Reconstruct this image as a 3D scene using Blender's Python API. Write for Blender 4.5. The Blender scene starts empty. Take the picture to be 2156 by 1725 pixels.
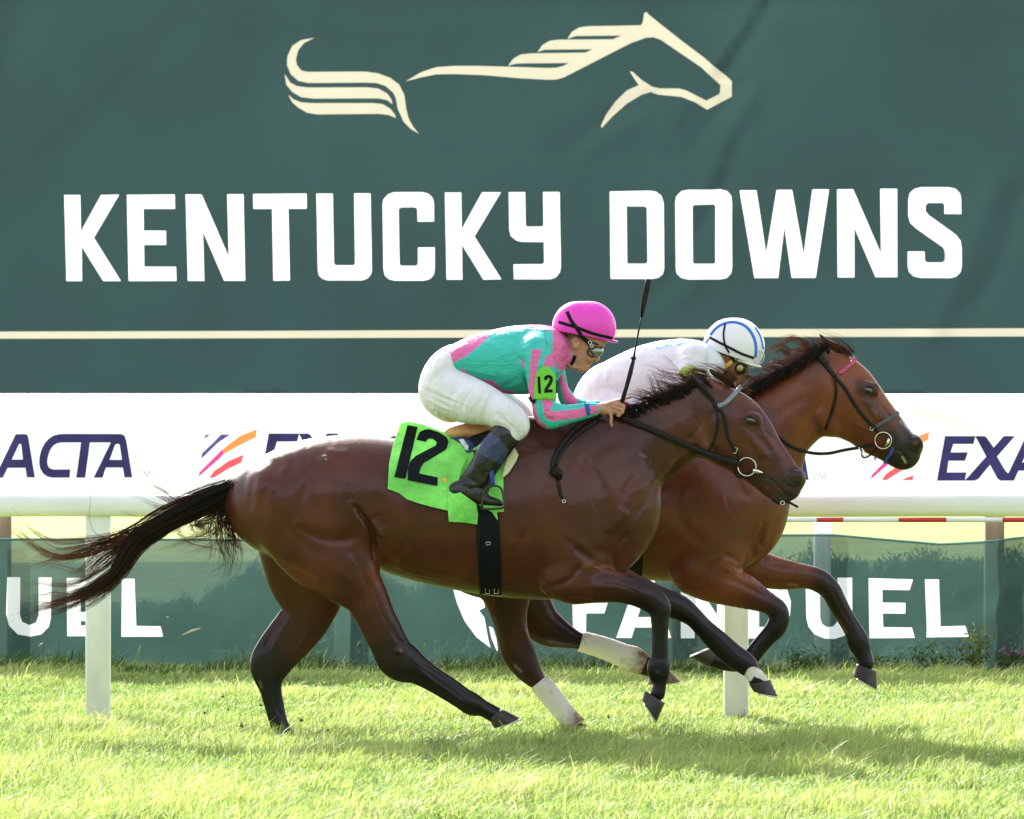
import bpy, bmesh, math, random
import numpy as np
from mathutils import Vector
from mathutils.bvhtree import BVHTree
from mathutils.geometry import delaunay_2d_cdt

S = bpy.context.scene
COL = S.collection
RNG = np.random.default_rng(12)
random.seed(12)

# ------------------------------------------------------------------ camera
FP = 10150.0            # focal length in units of a 2156-wide picture
HOR = 949.0             # picture row of the horizon
CAMZ = 1.5
cam_d = bpy.data.cameras.new('camera')
cam = bpy.data.objects.new('camera', cam_d)
COL.objects.link(cam)
cam.location = (0, 0, CAMZ)
cam.rotation_euler = (math.radians(90), 0, 0)
cam_d.sensor_width = 36
cam_d.lens = FP / 2156 * 36
cam_d.shift_y = -(862.5 - HOR) / 2156 
cam_d.clip_end = 3000
cam_d.dof.use_dof = True
cam_d.dof.focus_distance = 25.2
cam_d.dof.aperture_fstop = 9.0
S.camera = cam

# ------------------------------------------------------------------ sky and sun
SUN_EL = math.radians(33)
sun_from = Vector((-0.33, 0.94, 0)).normalized()     # the sun stands behind the horses, a little to the left
az = math.atan2(sun_from.x, sun_from.y)
w = bpy.data.worlds.new('World'); S.world = w; w.use_nodes = True
nt = w.node_tree
bg = nt.nodes['Background']
sky = nt.nodes.new('ShaderNodeTexSky'); sky.sky_type = 'NISHITA'; sky.sun_disc = False
sky.sun_elevation = SUN_EL; sky.sun_rotation = az
sky.air_density = 1.0; sky.dust_density = 2.0; sky.ozone_density = 1.0
hs = nt.nodes.new('ShaderNodeHueSaturation'); hs.inputs['Saturation'].default_value = .35   # thin white cloud
nt.links.new(sky.outputs[0], hs.inputs['Color']); nt.links.new(hs.outputs[0], bg.inputs[0]); bg.inputs[1].default_value = 0.15
sl = bpy.data.lights.new('sun', 'SUN'); sl.energy = 3.9; sl.angle = math.radians(0.5); sl.color = (1, 0.95, 0.86)
so = bpy.data.objects.new('sun', sl); COL.objects.link(so)
sd = Vector((sun_from.x * math.cos(SUN_EL), sun_from.y * math.cos(SUN_EL), math.sin(SUN_EL)))
so.rotation_euler = sd.to_track_quat('Z', 'Y').to_euler()
so.location = (-20, 60, 40)
S.view_settings.view_transform = 'Standard'; S.view_settings.look = 'None'
S.view_settings.exposure = 1.78; S.view_settings.gamma = 1
S.render.engine = 'CYCLES'

# ------------------------------------------------------------------ picture coordinates -> world at a given distance
CR = {0: (0, 0, 1), 1: (471.6, 842.2, .3125), 2: (842.2, 589.5, .25), 3: (1044.3, 1094.8, .3125), 4: (1179.1, 623.2, .375),
      5: (471.6, 1094.8, .3125), 6: (0, 808.5, .3125), 7: (1482.3, 808.5, .3125), 8: (0, 1185.8, .3125), 9: (1482.3, 1185.8, .3125),
      10: (555.8, 0, .3125), 11: (1094.8, 0, .3125), 12: (101.06, 353.7, .5156), 13: (1094.8, 353.7, .49219),
      14: (1499.1, 774.8, .22656), 15: (1313.8, 724.3, .19531)}
def C(c, pts):
    ox, oy, s = CR[c]
    return [(ox + s * p[0], oy + s * p[1]) for p in pts]
def W(x, y, d):
    return Vector(((x - 1078) / FP * d, d, CAMZ - (y - HOR) / FP * d))

# ------------------------------------------------------------------ object helpers
def link(o, parent=None):
    COL.objects.link(o)
    if parent is not None:
        o.parent = parent
        o.matrix_parent_inverse = parent.matrix_world.inverted() if False else parent.matrix_basis.inverted()
    return o
def tag(o, label=None, cat=None, group=None, kind=None):
    if label: o['label'] = label
    if cat: o['category'] = cat
    if group: o['group'] = group
    if kind: o['kind'] = kind
    return o
def thing(name, loc, label, cat, group=None):
    o = bpy.data.objects.new(name, None); o.location = loc; o.empty_display_size = .1
    COL.objects.link(o); return tag(o, label, cat, group)
def mesh_np(name, V, F, mat, parent=None, smooth=True, col=None):
    """V (n,3), F list of (m,k) int arrays"""
    me = bpy.data.meshes.new(name)
    V = np.asarray(V, dtype=np.float32)
    Fs = [np.asarray(f, dtype=np.int32) for f in (F if isinstance(F, (list, tuple)) else [F]) if len(f)]
    nl = sum(f.size for f in Fs); nf = sum(len(f) for f in Fs)
    me.vertices.add(len(V)); me.vertices.foreach_set('co', V.ravel())
    me.loops.add(nl); me.loops.foreach_set('vertex_index', np.concatenate([f.ravel() for f in Fs]))
    tot = np.concatenate([np.full(len(f), f.shape[1], np.int32) for f in Fs])
    st = np.concatenate([[0], np.cumsum(tot)[:-1]]).astype(np.int32)
    me.polygons.add(nf); me.polygons.foreach_set('loop_start', st)
    try: me.polygons.foreach_set('loop_total', tot)
    except Exception: pass
    me.update(calc_edges=True); me.validate()
    if smooth: me.polygons.foreach_set('use_smooth', np.ones(len(me.polygons), bool))
    if col is not None:
        a = me.color_attributes.new('Col', 'FLOAT_COLOR', 'POINT')
        c4 = np.ones((len(V), 4), np.float32); c4[:, :3] = col
        a.data.foreach_set('color', c4.ravel())
    if mat is not None: me.materials.append(mat)
    o = bpy.data.objects.new(name, me)
    return link(o, parent)
class MB:
    """collects simple shapes into one mesh"""
    def __init__(s): s.V = []; s.F4 = []; s.F3 = []
    def n(s): return len(s.V)
    def box(s, c, h, rz=0.0, bev=0):
        c = Vector(c); i = s.n(); ca, sa = math.cos(rz), math.sin(rz)
        for dz in (-1, 1):
            for dx, dy in ((-1, -1), (1, -1), (1, 1), (-1, 1)):
                x, y = dx * h[0], dy * h[1]
                s.V.append((c.x + x * ca - y * sa, c.y + x * sa + y * ca, c.z + dz * h[2]))
        s.F4 += [(i, i+3, i+2, i+1), (i+4, i+5, i+6, i+7), (i, i+1, i+5, i+4), (i+1, i+2, i+6, i+5), (i+2, i+3, i+7, i+6), (i+3, i, i+4, i+7)]
    def tube(s, pts, rad, n=8, flat=None, up=(0, 1, 0), cap=True):
        """pts list of Vector, rad float or list; flat: second radius (along `up`)"""
        pts = [Vector(p) for p in pts]; m = len(pts)
        if not hasattr(rad, '__len__'): rad = [rad] * m
        fl = flat if flat is not None else rad
        if not hasattr(fl, '__len__'): fl = [fl] * m
        up = Vector(up); i0 = s.n()
        for k in range(m):
            t = (pts[min(k + 1, m - 1)] - pts[max(k - 1, 0)]).normalized()
            a = t.cross(up)
            if a.length < 1e-4: a = t.cross(Vector((1, 0, 0)))
            a.normalize(); b = a.cross(t).normalized()
            for j in range(n):
                an = 2 * math.pi * j / n
                s.V.append(tuple(pts[k] + a * (math.cos(an) * rad[k]) + b * (math.sin(an) * fl[k])))
        for k in range(m - 1):
            for j in range(n):
                j2 = (j + 1) % n
                s.F4.append((i0 + k*n + j, i0 + k*n + j2, i0 + (k+1)*n + j2, i0 + (k+1)*n + j))
        if cap:
            for k, d in ((0, 1), (m - 1, -1)):
                c = s.n(); s.V.append(tuple(pts[k]))
                for j in range(n):
                    j2 = (j + 1) % n
                    s.F3.append((c, i0 + k*n + (j2 if d > 0 else j), i0 + k*n + (j if d > 0 else j2)))
    def ring(s, c, R, r, ax=(0, 1, 0), n=28, m=8, sq=(1, 1), a0=0, a1=2*math.pi):
        ax = Vector(ax).normalized(); u = ax.cross(Vector((0, 0, 1))).normalized(); v = ax.cross(u).normalized(); c = Vector(c)
        full = abs(a1 - a0 - 2 * math.pi) < 1e-3
        pts = [c + u * (math.cos(a0 + (a1-a0) * k / n) * R * sq[0]) + v * (math.sin(a0 + (a1-a0) * k / n) * R * sq[1]) for k in range(n + 1)]
        s.tube(pts, r, m, up=ax, cap=not full)
    def ball(s, c, r, n=12, m=8):
        if not hasattr(r, '__len__'): r = (r, r, r)
        c = Vector(c); i0 = s.n()
        for k in range(m + 1):
            th = math.pi * k / m
            for j in range(n):
                ph = 2 * math.pi * j / n
                s.V.append((c.x + r[0]*math.sin(th)*math.cos(ph), c.y + r[1]*math.sin(th)*math.sin(ph), c.z + r[2]*math.cos(th)))
        for k in range(m):
            for j in range(n):
                j2 = (j + 1) % n
                s.F4.append((i0 + k*n + j, i0 + (k+1)*n + j, i0 + (k+1)*n + j2, i0 + k*n + j2))
    def build(s, name, mat, parent=None, smooth=True):
        F = []
        if s.F4: F.append(np.array(s.F4))
        if s.F3: F.append(np.array(s.F3))
        return mesh_np(name, np.array(s.V), F, mat, parent, smooth)
def spline(P, per=6):
    """Catmull-Rom through rows of P"""
    P = np.asarray(P, float); n = len(P)
    if n < 3:
        t = np.linspace(0, 1, per + 1)[:, None]; return P[0] * (1 - t) + P[-1] * t
    E = np.vstack([2 * P[0] - P[1], P, 2 * P[-1] - P[-2]]); out = []
    for i in range(n - 1):
        p0, p1, p2, p3 = E[i], E[i+1], E[i+2], E[i+3]
        for t in np.arange(per) / per:
            out.append(.5 * ((2*p1) + (-p0 + p2)*t + (2*p0 - 5*p1 + 4*p2 - p3)*t*t + (-p0 + 3*p1 - 3*p2 + p3)*t**3))
    out.append(P[-1]); return np.array(out)

# ------------------------------------------------------------------ materials
def mat(name, col, rough=.6, spec=.5, noise=None, bump=None, attr=False, trans=0, alpha=1, metal=0, coat=0, sheen=0, vein=None):
    m = bpy.data.materials.new(name); m.use_nodes = True; n = m.node_tree; p = n.nodes['Principled BSDF']; L = n.links
    p.inputs['Roughness'].default_value = rough; p.inputs['Specular IOR Level'].default_value = spec
    p.inputs['Metallic'].default_value = metal; p.inputs['Coat Weight'].default_value = coat
    p.inputs['Sheen Weight'].default_value = sheen
    tc = n.nodes.new('ShaderNodeTexCoord')
    if attr:
        a = n.nodes.new('ShaderNodeVertexColor'); a.layer_name = 'Col'; src = a.outputs[0]
    else:
        r = n.nodes.new('ShaderNodeRGB'); r.outputs[0].default_value = (*col, 1); src = r.outputs[0]
    if noise:
        sc, amt = noise[:2]; st = noise[2] if len(noise) > 2 else (1, 1, 1)
        mp = n.nodes.new('ShaderNodeMapping'); mp.inputs['Scale'].default_value = st; L.new(tc.outputs['Object'], mp.inputs[0])
        nz = n.nodes.new('ShaderNodeTexNoise'); nz.inputs['Scale'].default_value = sc; nz.inputs['Detail'].default_value = 5
        L.new(mp.outputs[0], nz.inputs[0])
        mr = n.nodes.new('ShaderNodeMapRange'); mr.inputs[1].default_value = .3; mr.inputs[2].default_value = .7
        mr.inputs[3].default_value = 1 - amt; mr.inputs[4].default_value = 1 + amt; L.new(nz.outputs[0], mr.inputs[0])
        mx = n.nodes.new('ShaderNodeVectorMath'); mx.operation = 'SCALE'; L.new(src, mx.inputs[0]); L.new(mr.outputs[0], mx.inputs['Scale'])
        src = mx.outputs[0]
    L.new(src, p.inputs['Base Color'])
    bnode = None
    if bump:
        sc, st, ds = bump[:3]; stc = bump[3] if len(bump) > 3 else (1, 1, 1)
        mp = n.nodes.new('ShaderNodeMapping'); mp.inputs['Scale'].default_value = stc; L.new(tc.outputs['Object'], mp.inputs[0])
        nz = n.nodes.new('ShaderNodeTexNoise'); nz.inputs['Scale'].default_value = sc; nz.inputs['Detail'].default_value = 4
        L.new(mp.outputs[0], nz.inputs[0])
        bnode = n.nodes.new('ShaderNodeBump'); bnode.inputs['Strength'].default_value = st; bnode.inputs['Distance'].default_value = ds
        L.new(nz.outputs[0], bnode.inputs['Height']); L.new(bnode.outputs[0], p.inputs['Normal'])
    out = n.nodes['Material Output']; sh = p.outputs[0]
    if trans:
        t = n.nodes.new('ShaderNodeBsdfTranslucent'); L.new(src, t.inputs[0])
        if bnode: L.new(bnode.outputs[0], t.inputs['Normal'])
        mx = n.nodes.new('ShaderNodeMixShader'); mx.inputs[0].default_value = trans
        L.new(sh, mx.inputs[1]); L.new(t.outputs[0], mx.inputs[2]); sh = mx.outputs[0]
    if alpha < 1:
        t = n.nodes.new('ShaderNodeBsdfTransparent'); mx = n.nodes.new('ShaderNodeMixShader'); mx.inputs[0].default_value = alpha
        L.new(t.outputs[0], mx.inputs[1]); L.new(sh, mx.inputs[2]); sh = mx.outputs[0]
    L.new(sh, out.inputs[0]); return m

# ------------------------------------------------------------------ implicit bodies
class Tube:
    """rows: (x1,y1,x2,y2,b[,k[,d]]) picture pairs of opposite outline points, half width b in metres, coat tone k, distance d"""
    def __init__(s, rows, d, crop=0, k=.03, per=4, cap=(1, 1), tone=0.0, col=None, sub=False):
        R = []
        for r in rows:
            (x1, y1), (x2, y2) = C(crop, [(r[0], r[1]), (r[2], r[3])])
            dd = r[6] if len(r) > 6 else d
            p, q = W(x1, y1, dd), W(x2, y2, dd)
            c = (p + q) / 2
            R.append((c.x, c.z, dd, max((p - q).length / 2, .002), r[4], r[5] if len(r) > 5 else tone))
        s.R = spline(R, per) if len(R) > 1 else np.array(R)
        s.R[:, 3:5] = np.maximum(s.R[:, 3:5], .0015)
        s.k = k; s.cap = cap; s.col = col; s.sub = sub
        m = max(s.R[:, 3].max(), s.R[:, 4].max())
        s.lo = np.array([s.R[:, 0].min() - s.R[:, 3].max(), s.R[:, 2].min() - s.R[:, 4].max(), s.R[:, 1].min() - s.R[:, 3].max()])
        s.hi = np.array([s.R[:, 0].max() + s.R[:, 3].max(), s.R[:, 2].max() + s.R[:, 4].max(), s.R[:, 1].max() + s.R[:, 3].max()])
    def ev(s, P):
        R = s.R; x, y, z = P[:, 0], P[:, 1], P[:, 2]
        best = np.full(len(P), 9., np.float32); tone = np.zeros(len(P), np.float32)
        n = len(R)
        for i in range(max(n - 1, 1)):
            a = R[i]; b = R[min(i + 1, n - 1)]
            dx, dz = b[0] - a[0], b[1] - a[1]; L2 = dx*dx + dz*dz + 1e-12; L = math.sqrt(L2)
            tr = ((x - a[0]) * dx + (z - a[1]) * dz) / L2
            t = np.clip(tr, 0, 1)
            ex = x - a[0] - dx * t; ez = z - a[1] - dz * t
            d2 = ex*ex + ez*ez
            if n > 1:
                if i == 0 and s.cap[0] != 1:
                    ov = np.minimum(tr, 0) * L; d2 = d2 - ov*ov + (ov / s.cap[0])**2
                if i == n - 2 and s.cap[1] != 1:
                    ov = np.maximum(tr - 1, 0) * L; d2 = d2 - ov*ov + (ov / s.cap[1])**2
            A = a[3] + (b[3] - a[3]) * t; B = a[4] + (b[4] - a[4]) * t
            ey = y - (a[2] + (b[2] - a[2]) * t)
            q = np.sqrt(d2 / (A*A) + ey*ey / (B*B)) + 1e-6
            g = np.sqrt(d2 / A**4 + ey*ey / B**4) + 1e-6
            f = np.where(q > .4, q * (q - 1) / g, -.6 * np.minimum(A, B))
            m = f < best
            best = np.where(m, f, best); tone = np.where(m, a[5] + (b[5] - a[5]) * t, tone)
        return best, tone
def ball(c, crop, x, y, r, b, d, k=.012, tone=0., sub=False):
    return Tube([(x - r, y, x + r, y, b), (x - r + .5, y, x + r + .5, y, b)], d, crop, k=k, tone=tone, sub=sub, per=1)
def field(prims, P, tones=False):
    F = np.full(len(P), 1., np.float32)
    if tones: ws = np.full(len(P), 1e-9, np.float32); wt = np.zeros((len(P), 3), np.float32)
    for t in prims:
        mg = .07
        m = np.all((P > t.lo - mg) & (P < t.hi + mg), axis=1)
        if not m.any(): continue
        idx = np.nonzero(m)[0]
        f, tn = t.ev(P[idx])
        if t.sub:
            g = -f; h = np.maximum(t.k - np.abs(g - F[idx]), 0) / t.k
            F[idx] = np.maximum(F[idx], g) + h*h*t.k*.25
        else:
            h = np.maximum(t.k - np.abs(f - F[idx]), 0) / t.k
            F[idx] = np.minimum(F[idx], f) - h*h*t.k*.25
            if tones:
                wgt = np.exp(-np.clip(f, -.02, 1) / .008) + 1e-12
                c = t.col if t.col is not None else None
                cc = TONE(tn) if c is None else np.tile(np.array(c, np.float32), (len(idx), 1))
                ws[idx] += wgt; wt[idx] += cc * wgt[:, None]
    return (F, wt / ws[:, None]) if tones else F
BASE = np.array([.074, .0180, .0100]); LIGHT = np.array([.22, .056, .017]); DARK = np.array([.005, .004, .0045])
def TONE(t):
    t = t[:, None]
    return np.where(t > 0, BASE * (1 - t) + DARK * t, BASE * (1 + t) - LIGHT * t).astype(np.float32)
def nets(prims, h):
    lo = np.min([t.lo for t in prims if not t.sub], axis=0) - 4*h; hi = np.max([t.hi for t in prims if not t.sub], axis=0) + 4*h
    Bk = 8; nb = np.ceil((hi - lo) / (h * Bk)).astype(int)
    g = np.stack(np.meshgrid(*[np.arange(n) for n in nb], indexing='ij'), -1).reshape(-1, 3)
    cen = (lo + (g + .5) * Bk * h).astype(np.float32)
    fc = field(prims, cen)
    D = np.repeat(np.repeat(np.repeat(fc.reshape(nb), Bk, 0), Bk, 1), Bk, 2)
    act = g[np.abs(fc) < Bk * h * 1.0 + .01]
    off = np.stack(np.meshgrid(*[np.arange(Bk)] * 3, indexing='ij'), -1).reshape(-1, 3)
    CH = 1500
    for i in range(0, len(act), CH):
        a = act[i:i+CH]
        ijk = (a[:, None, :] * Bk + off[None]).reshape(-1, 3)
        D[ijk[:, 0], ijk[:, 1], ijk[:, 2]] = field(prims, (lo + ijk * h).astype(np.float32))
    Sg = (D < 0); s8 = Sg.astype(np.uint8)
    cnt = sum(s8[i:D.shape[0]-1+i, j:D.shape[1]-1+j, k:D.shape[2]-1+k] for i in (0, 1) for j in (0, 1) for k in (0, 1))
    cells = np.argwhere((cnt > 0) & (cnt < 8))
    cid = np.full(cnt.shape, -1, np.int32); cid[cells[:, 0], cells[:, 1], cells[:, 2]] = np.arange(len(cells))
    acc = np.zeros((len(cells), 3)); num = np.zeros(len(cells))
    crn = [(i, j, k) for i in (0, 1) for j in (0, 1) for k in (0, 1)]
    val = {c: D[cells[:, 0]+c[0], cells[:, 1]+c[1], cells[:, 2]+c[2]] for c in crn}
    for c in crn:
        for ax in range(3):
            if c[ax]: continue
            e = list(c); e[ax] = 1; e = tuple(e)
            v0, v1 = val[c], val[e]; m = (v0 < 0) != (v1 < 0)
            t = np.where(m, v0 / np.where(m, v0 - v1, 1), 0)
            p = np.array(c, float)[None].repeat(len(cells), 0); p[:, ax] += t
            acc[m] += p[m]; num[m] += 1
    V = lo + (cells + acc / num[:, None]) * h
    Fs = []
    for ax in range(3):
        u, v = (ax + 1) % 3, (ax + 2) % 3
        sl0 = [slice(None)] * 3; sl1 = [slice(None)] * 3; sl0[ax] = slice(0, -1); sl1[ax] = slice(1, None)
        a, b = Sg[tuple(sl0)], Sg[tuple(sl1)]
        e = np.argwhere(a != b); e = e[(e[:, u] > 0) & (e[:, v] > 0) & (e[:, u] < D.shape[u]-1) & (e[:, v] < D.shape[v]-1)]
        fl = a[e[:, 0], e[:, 1], e[:, 2]]
        q = []
        for du, dv in ((1, 1), (0, 1), (0, 0), (1, 0)):
            c = e.copy(); c[:, u] -= du; c[:, v] -= dv; q.append(cid[c[:, 0], c[:, 1], c[:, 2]])
        q = np.stack(q, 1); q[~fl] = q[~fl][:, ::-1]; q = q[(q >= 0).all(1)]
        Fs.append(q)
    return V, np.concatenate(Fs)
def vnormals(V, F):
    n = np.cross(V[F[:, 2]] - V[F[:, 0]], V[F[:, 3 if F.shape[1] > 3 else 2]] - V[F[:, 1]])
    N = np.zeros_like(V)
    for i in range(F.shape[1]):
        for c in range(3): N[:, c] += np.bincount(F[:, i], n[:, c], len(V))
    return N / (np.linalg.norm(N, axis=1, keepdims=True) + 1e-12)
def relax(V, F, it=2, lam=.5):
    E = np.concatenate([np.stack([F[:, i], F[:, (i+1) % F.shape[1]]], 1) for i in range(F.shape[1])])
    deg = np.bincount(E[:, 0], minlength=len(V)) + np.bincount(E[:, 1], minlength=len(V)); deg = np.maximum(deg, 1)
    for _ in range(it):
        A = np.stack([np.bincount(E[:, 0], V[E[:, 1], c], len(V)) + np.bincount(E[:, 1], V[E[:, 0], c], len(V)) for c in range(3)], 1) / deg[:, None]
        V = V + lam * (A - V)
    return V
def pdist(P2, line):
    best = np.full(len(P2), 9.)
    for a, b in zip(line[:-1], line[1:]):
        a = np.array(a); b = np.array(b); d = b - a
        t = np.clip(((P2 - a) @ d) / (d @ d + 1e-12), 0, 1)
        best = np.minimum(best, np.linalg.norm(P2 - a - t[:, None] * d, axis=1))
    return best
SG, SW = .85, 1.15
def pdist_t(P2, line):
    best = np.full(len(P2), 9.); bt = np.zeros(len(P2)); n = len(line) - 1
    for i, (a, b) in enumerate(zip(line[:-1], line[1:])):
        a = np.array(a); b = np.array(b); d = b - a
        t = np.clip(((P2 - a) @ d) / (d @ d + 1e-12), 0, 1); q = np.linalg.norm(P2 - a - t[:, None] * d, axis=1); m = q < best
        best = np.where(m, q, best); bt = np.where(m, (i + t) / n, bt)
    return best, bt
def to_px(V):
    return np.stack([1078 + V[:, 0] / V[:, 1] * FP, HOR + (CAMZ - V[:, 2]) / V[:, 1] * FP], 1)
def sculpt(V, N, strokes, y0, d):
    """strokes: (crop, pts, width_m, depth_m); mirrored on both flanks"""
    Vf = V.copy(); Vf[:, 1] = d; P = np.stack([V[:, 0], V[:, 2]], 1); disp = np.zeros(len(V))
    for c, pts, wd, dp in strokes:
        L = [W(x, y, d) for x, y in C(c, pts)]; L = spline([(p.x, p.z) for p in L], 4)
        lo = L.min(0) - 3*wd; hi = L.max(0) + 3*wd
        m = np.nonzero(np.all((P > lo) & (P < hi), axis=1))[0]
        if not len(m): continue
        dd, uu = pdist_t(P[m], L)
        disp[m] += SG * dp * np.exp(-(dd / (wd * SW))**2) * np.clip((np.abs(N[m, 1]) - .25) / .5, 0, 1) * np.clip(np.sin(np.pi * uu) * 1.8, 0, 1)
    return V + N * disp[:, None]
def inside(P, poly):
    x, y = P[:, 0], P[:, 1]; r = np.zeros(len(P), bool); n = len(poly)
    for i in range(n):
        x1, y1 = poly[i]; x2, y2 = poly[(i+1) % n]
        if y1 == y2: continue
        r ^= ((y1 > y) != (y2 > y)) & (x < (x2 - x1) * (y - y1) / (y2 - y1) + x1)
    return r
def sheet2d(loops, sp):
    """triangulate loops (first is the outline, the others holes) with inner points every sp units"""
    loops = [list(l) for l in loops]; pts = []; edges = []
    for l in loops:
        i0 = len(pts); q = []
        for a, b in zip(l, l[1:] + l[:1]):
            m = max(1, int(math.hypot(b[0]-a[0], b[1]-a[1]) / (sp * 1.0)))
            q += [(a[0] + (b[0]-a[0])*t/m, a[1] + (b[1]-a[1])*t/m) for t in range(m)]
        pts += q; n = len(q); edges += [(i0 + i, i0 + (i+1) % n) for i in range(n)]
    A = np.array(loops[0]); lo, hi = A.min(0), A.max(0)
    gx, gy = np.meshgrid(np.arange(lo[0] + sp/2, hi[0], sp), np.arange(lo[1] + sp/2, hi[1], sp))
    G = np.stack([gx.ravel() + .13*sp*np.sin(gy.ravel()), gy.ravel()], 1)
    if len(G):
        k = inside(G, loops[0])
        for h in loops[1:]: k &= ~inside(G, h)
        G = G[k]
        if len(G):
            B = np.array(pts)
            dm = np.min([np.hypot(G[:, 0]-b[0], G[:, 1]-b[1]) for b in B], axis=0) if len(B) < 4000 else np.full(len(G), 9e9)
            G = G[dm > sp*.35]; pts += [tuple(g) for g in G]
    vs, es, fs, *_ = delaunay_2d_cdt([Vector(p) for p in pts], edges, [], 0, 1e-4)
    V = np.array([tuple(v) for v in vs]); F = np.array([f for f in fs if len(f) == 3])
    c = V[F].mean(1); k = inside(c, loops[0])
    for h in loops[1:]: k &= ~inside(c, h)
    return V, F[k]
def relief(loops, sp, fn, name, m, parent=None, smooth=True, thick=0):
    """flat outline laid on a surface: fn maps (n,2) picture points to (n,3)"""
    V, F = sheet2d(loops, sp)
    P = fn(V)
    o = mesh_np(name, P, F, m, parent, smooth)
    if thick:
        md = o.modifiers.new('thickness', 'SOLIDIFY'); md.thickness = thick; md.offset = 0
    return o

# ================================================================== the setting
def ground_mat():
    m = bpy.data.materials.new('turf_soil'); m.use_nodes = True; n = m.node_tree; p = n.nodes['Principled BSDF']; L = n.links
    tc = n.nodes.new('ShaderNodeTexCoord')
    a = n.nodes.new('ShaderNodeTexNoise'); a.inputs['Scale'].default_value = .35; a.inputs['Detail'].default_value = 8
    b = n.nodes.new('ShaderNodeTexNoise'); b.inputs['Scale'].default_value = 9; b.inputs['Detail'].default_value = 6
    L.new(tc.outputs['Object'], a.inputs[0]); L.new(tc.outputs['Object'], b.inputs[0])
    r1 = n.nodes.new('ShaderNodeValToRGB'); r1.color_ramp.elements[0].position = .35; r1.color_ramp.elements[1].position = .65
    r1.color_ramp.elements[0].color = (.13, .21, .035, 1); r1.color_ramp.elements[1].color = (.23, .28, .05, 1)
    r2 = n.nodes.new('ShaderNodeValToRGB'); r2.color_ramp.elements[0].position = .3; r2.color_ramp.elements[1].position = .7
    r2.color_ramp.elements[0].color = (.6, .6, .6, 1); r2.color_ramp.elements[1].color = (1.3, 1.3, 1.2, 1)
    L.new(a.outputs[0], r1.inputs[0]); L.new(b.outputs[0], r2.inputs[0])
    mx = n.nodes.new('ShaderNodeVectorMath'); mx.operation = 'MULTIPLY'; L.new(r1.outputs[0], mx.inputs[0]); L.new(r2.outputs[0], mx.inputs[1])
    L.new(mx.outputs[0], p.inputs['Base Color']); p.inputs['Roughness'].default_value = .9; p.inputs['Specular IOR Level'].default_value = .1
    return m
g = mesh_np('ground', [(-600, -200, 0), (600, -200, 0), (600, 1500, 0), (-600, 1500, 0)], [np.array([(0, 1, 2, 3)])], ground_mat(), smooth=False)
tag(g, kind='structure')

def infield():  # ground strip coloured dark to stand for banner shadow behind the mesh
    m = bpy.data.materials.new('shade_tinted_grass'); m.use_nodes = True; n = m.node_tree; p = n.nodes['Principled BSDF']; L = n.links
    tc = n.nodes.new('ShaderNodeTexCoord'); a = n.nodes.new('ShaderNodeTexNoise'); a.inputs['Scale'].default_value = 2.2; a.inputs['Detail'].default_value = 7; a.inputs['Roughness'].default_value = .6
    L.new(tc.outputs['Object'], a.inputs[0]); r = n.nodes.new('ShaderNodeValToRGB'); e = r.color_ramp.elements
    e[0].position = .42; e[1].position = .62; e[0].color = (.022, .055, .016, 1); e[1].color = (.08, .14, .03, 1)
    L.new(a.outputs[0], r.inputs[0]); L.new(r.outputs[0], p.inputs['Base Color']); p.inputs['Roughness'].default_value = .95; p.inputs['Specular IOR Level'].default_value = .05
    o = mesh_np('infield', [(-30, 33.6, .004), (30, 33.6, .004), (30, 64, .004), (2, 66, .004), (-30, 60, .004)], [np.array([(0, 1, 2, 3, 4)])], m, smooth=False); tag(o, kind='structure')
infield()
def fill_blocker():
    # unseen dark slope added behind the camera to cut sky fill and reflections
    r = np.random.default_rng(3); nx, ny = 60, 14; V = []
    for j in range(ny):
        t = j / (ny - 1)
        for i in range(nx):
            x = -160 + 320 * i / (nx - 1); V.append((x, -14 - 46 * t, -.05 + 19 * (t*t*(3 - 2*t)) * (1 + .12 * math.sin(x*.13) + .06 * r.normal()) if j else -.05))
    F = [(j*nx + i, j*nx + i + 1, (j+1)*nx + i + 1, (j+1)*nx + i) for j in range(ny-1) for i in range(nx-1)]
    tag(mesh_np('fill_blocker', V, [np.array(F)], mat('dark_blocker', (.028, .040, .018), .95, .05, noise=(.6, .5), bump=(1.5, 1, .6)), smooth=True), kind='structure')
fill_blocker()
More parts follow.
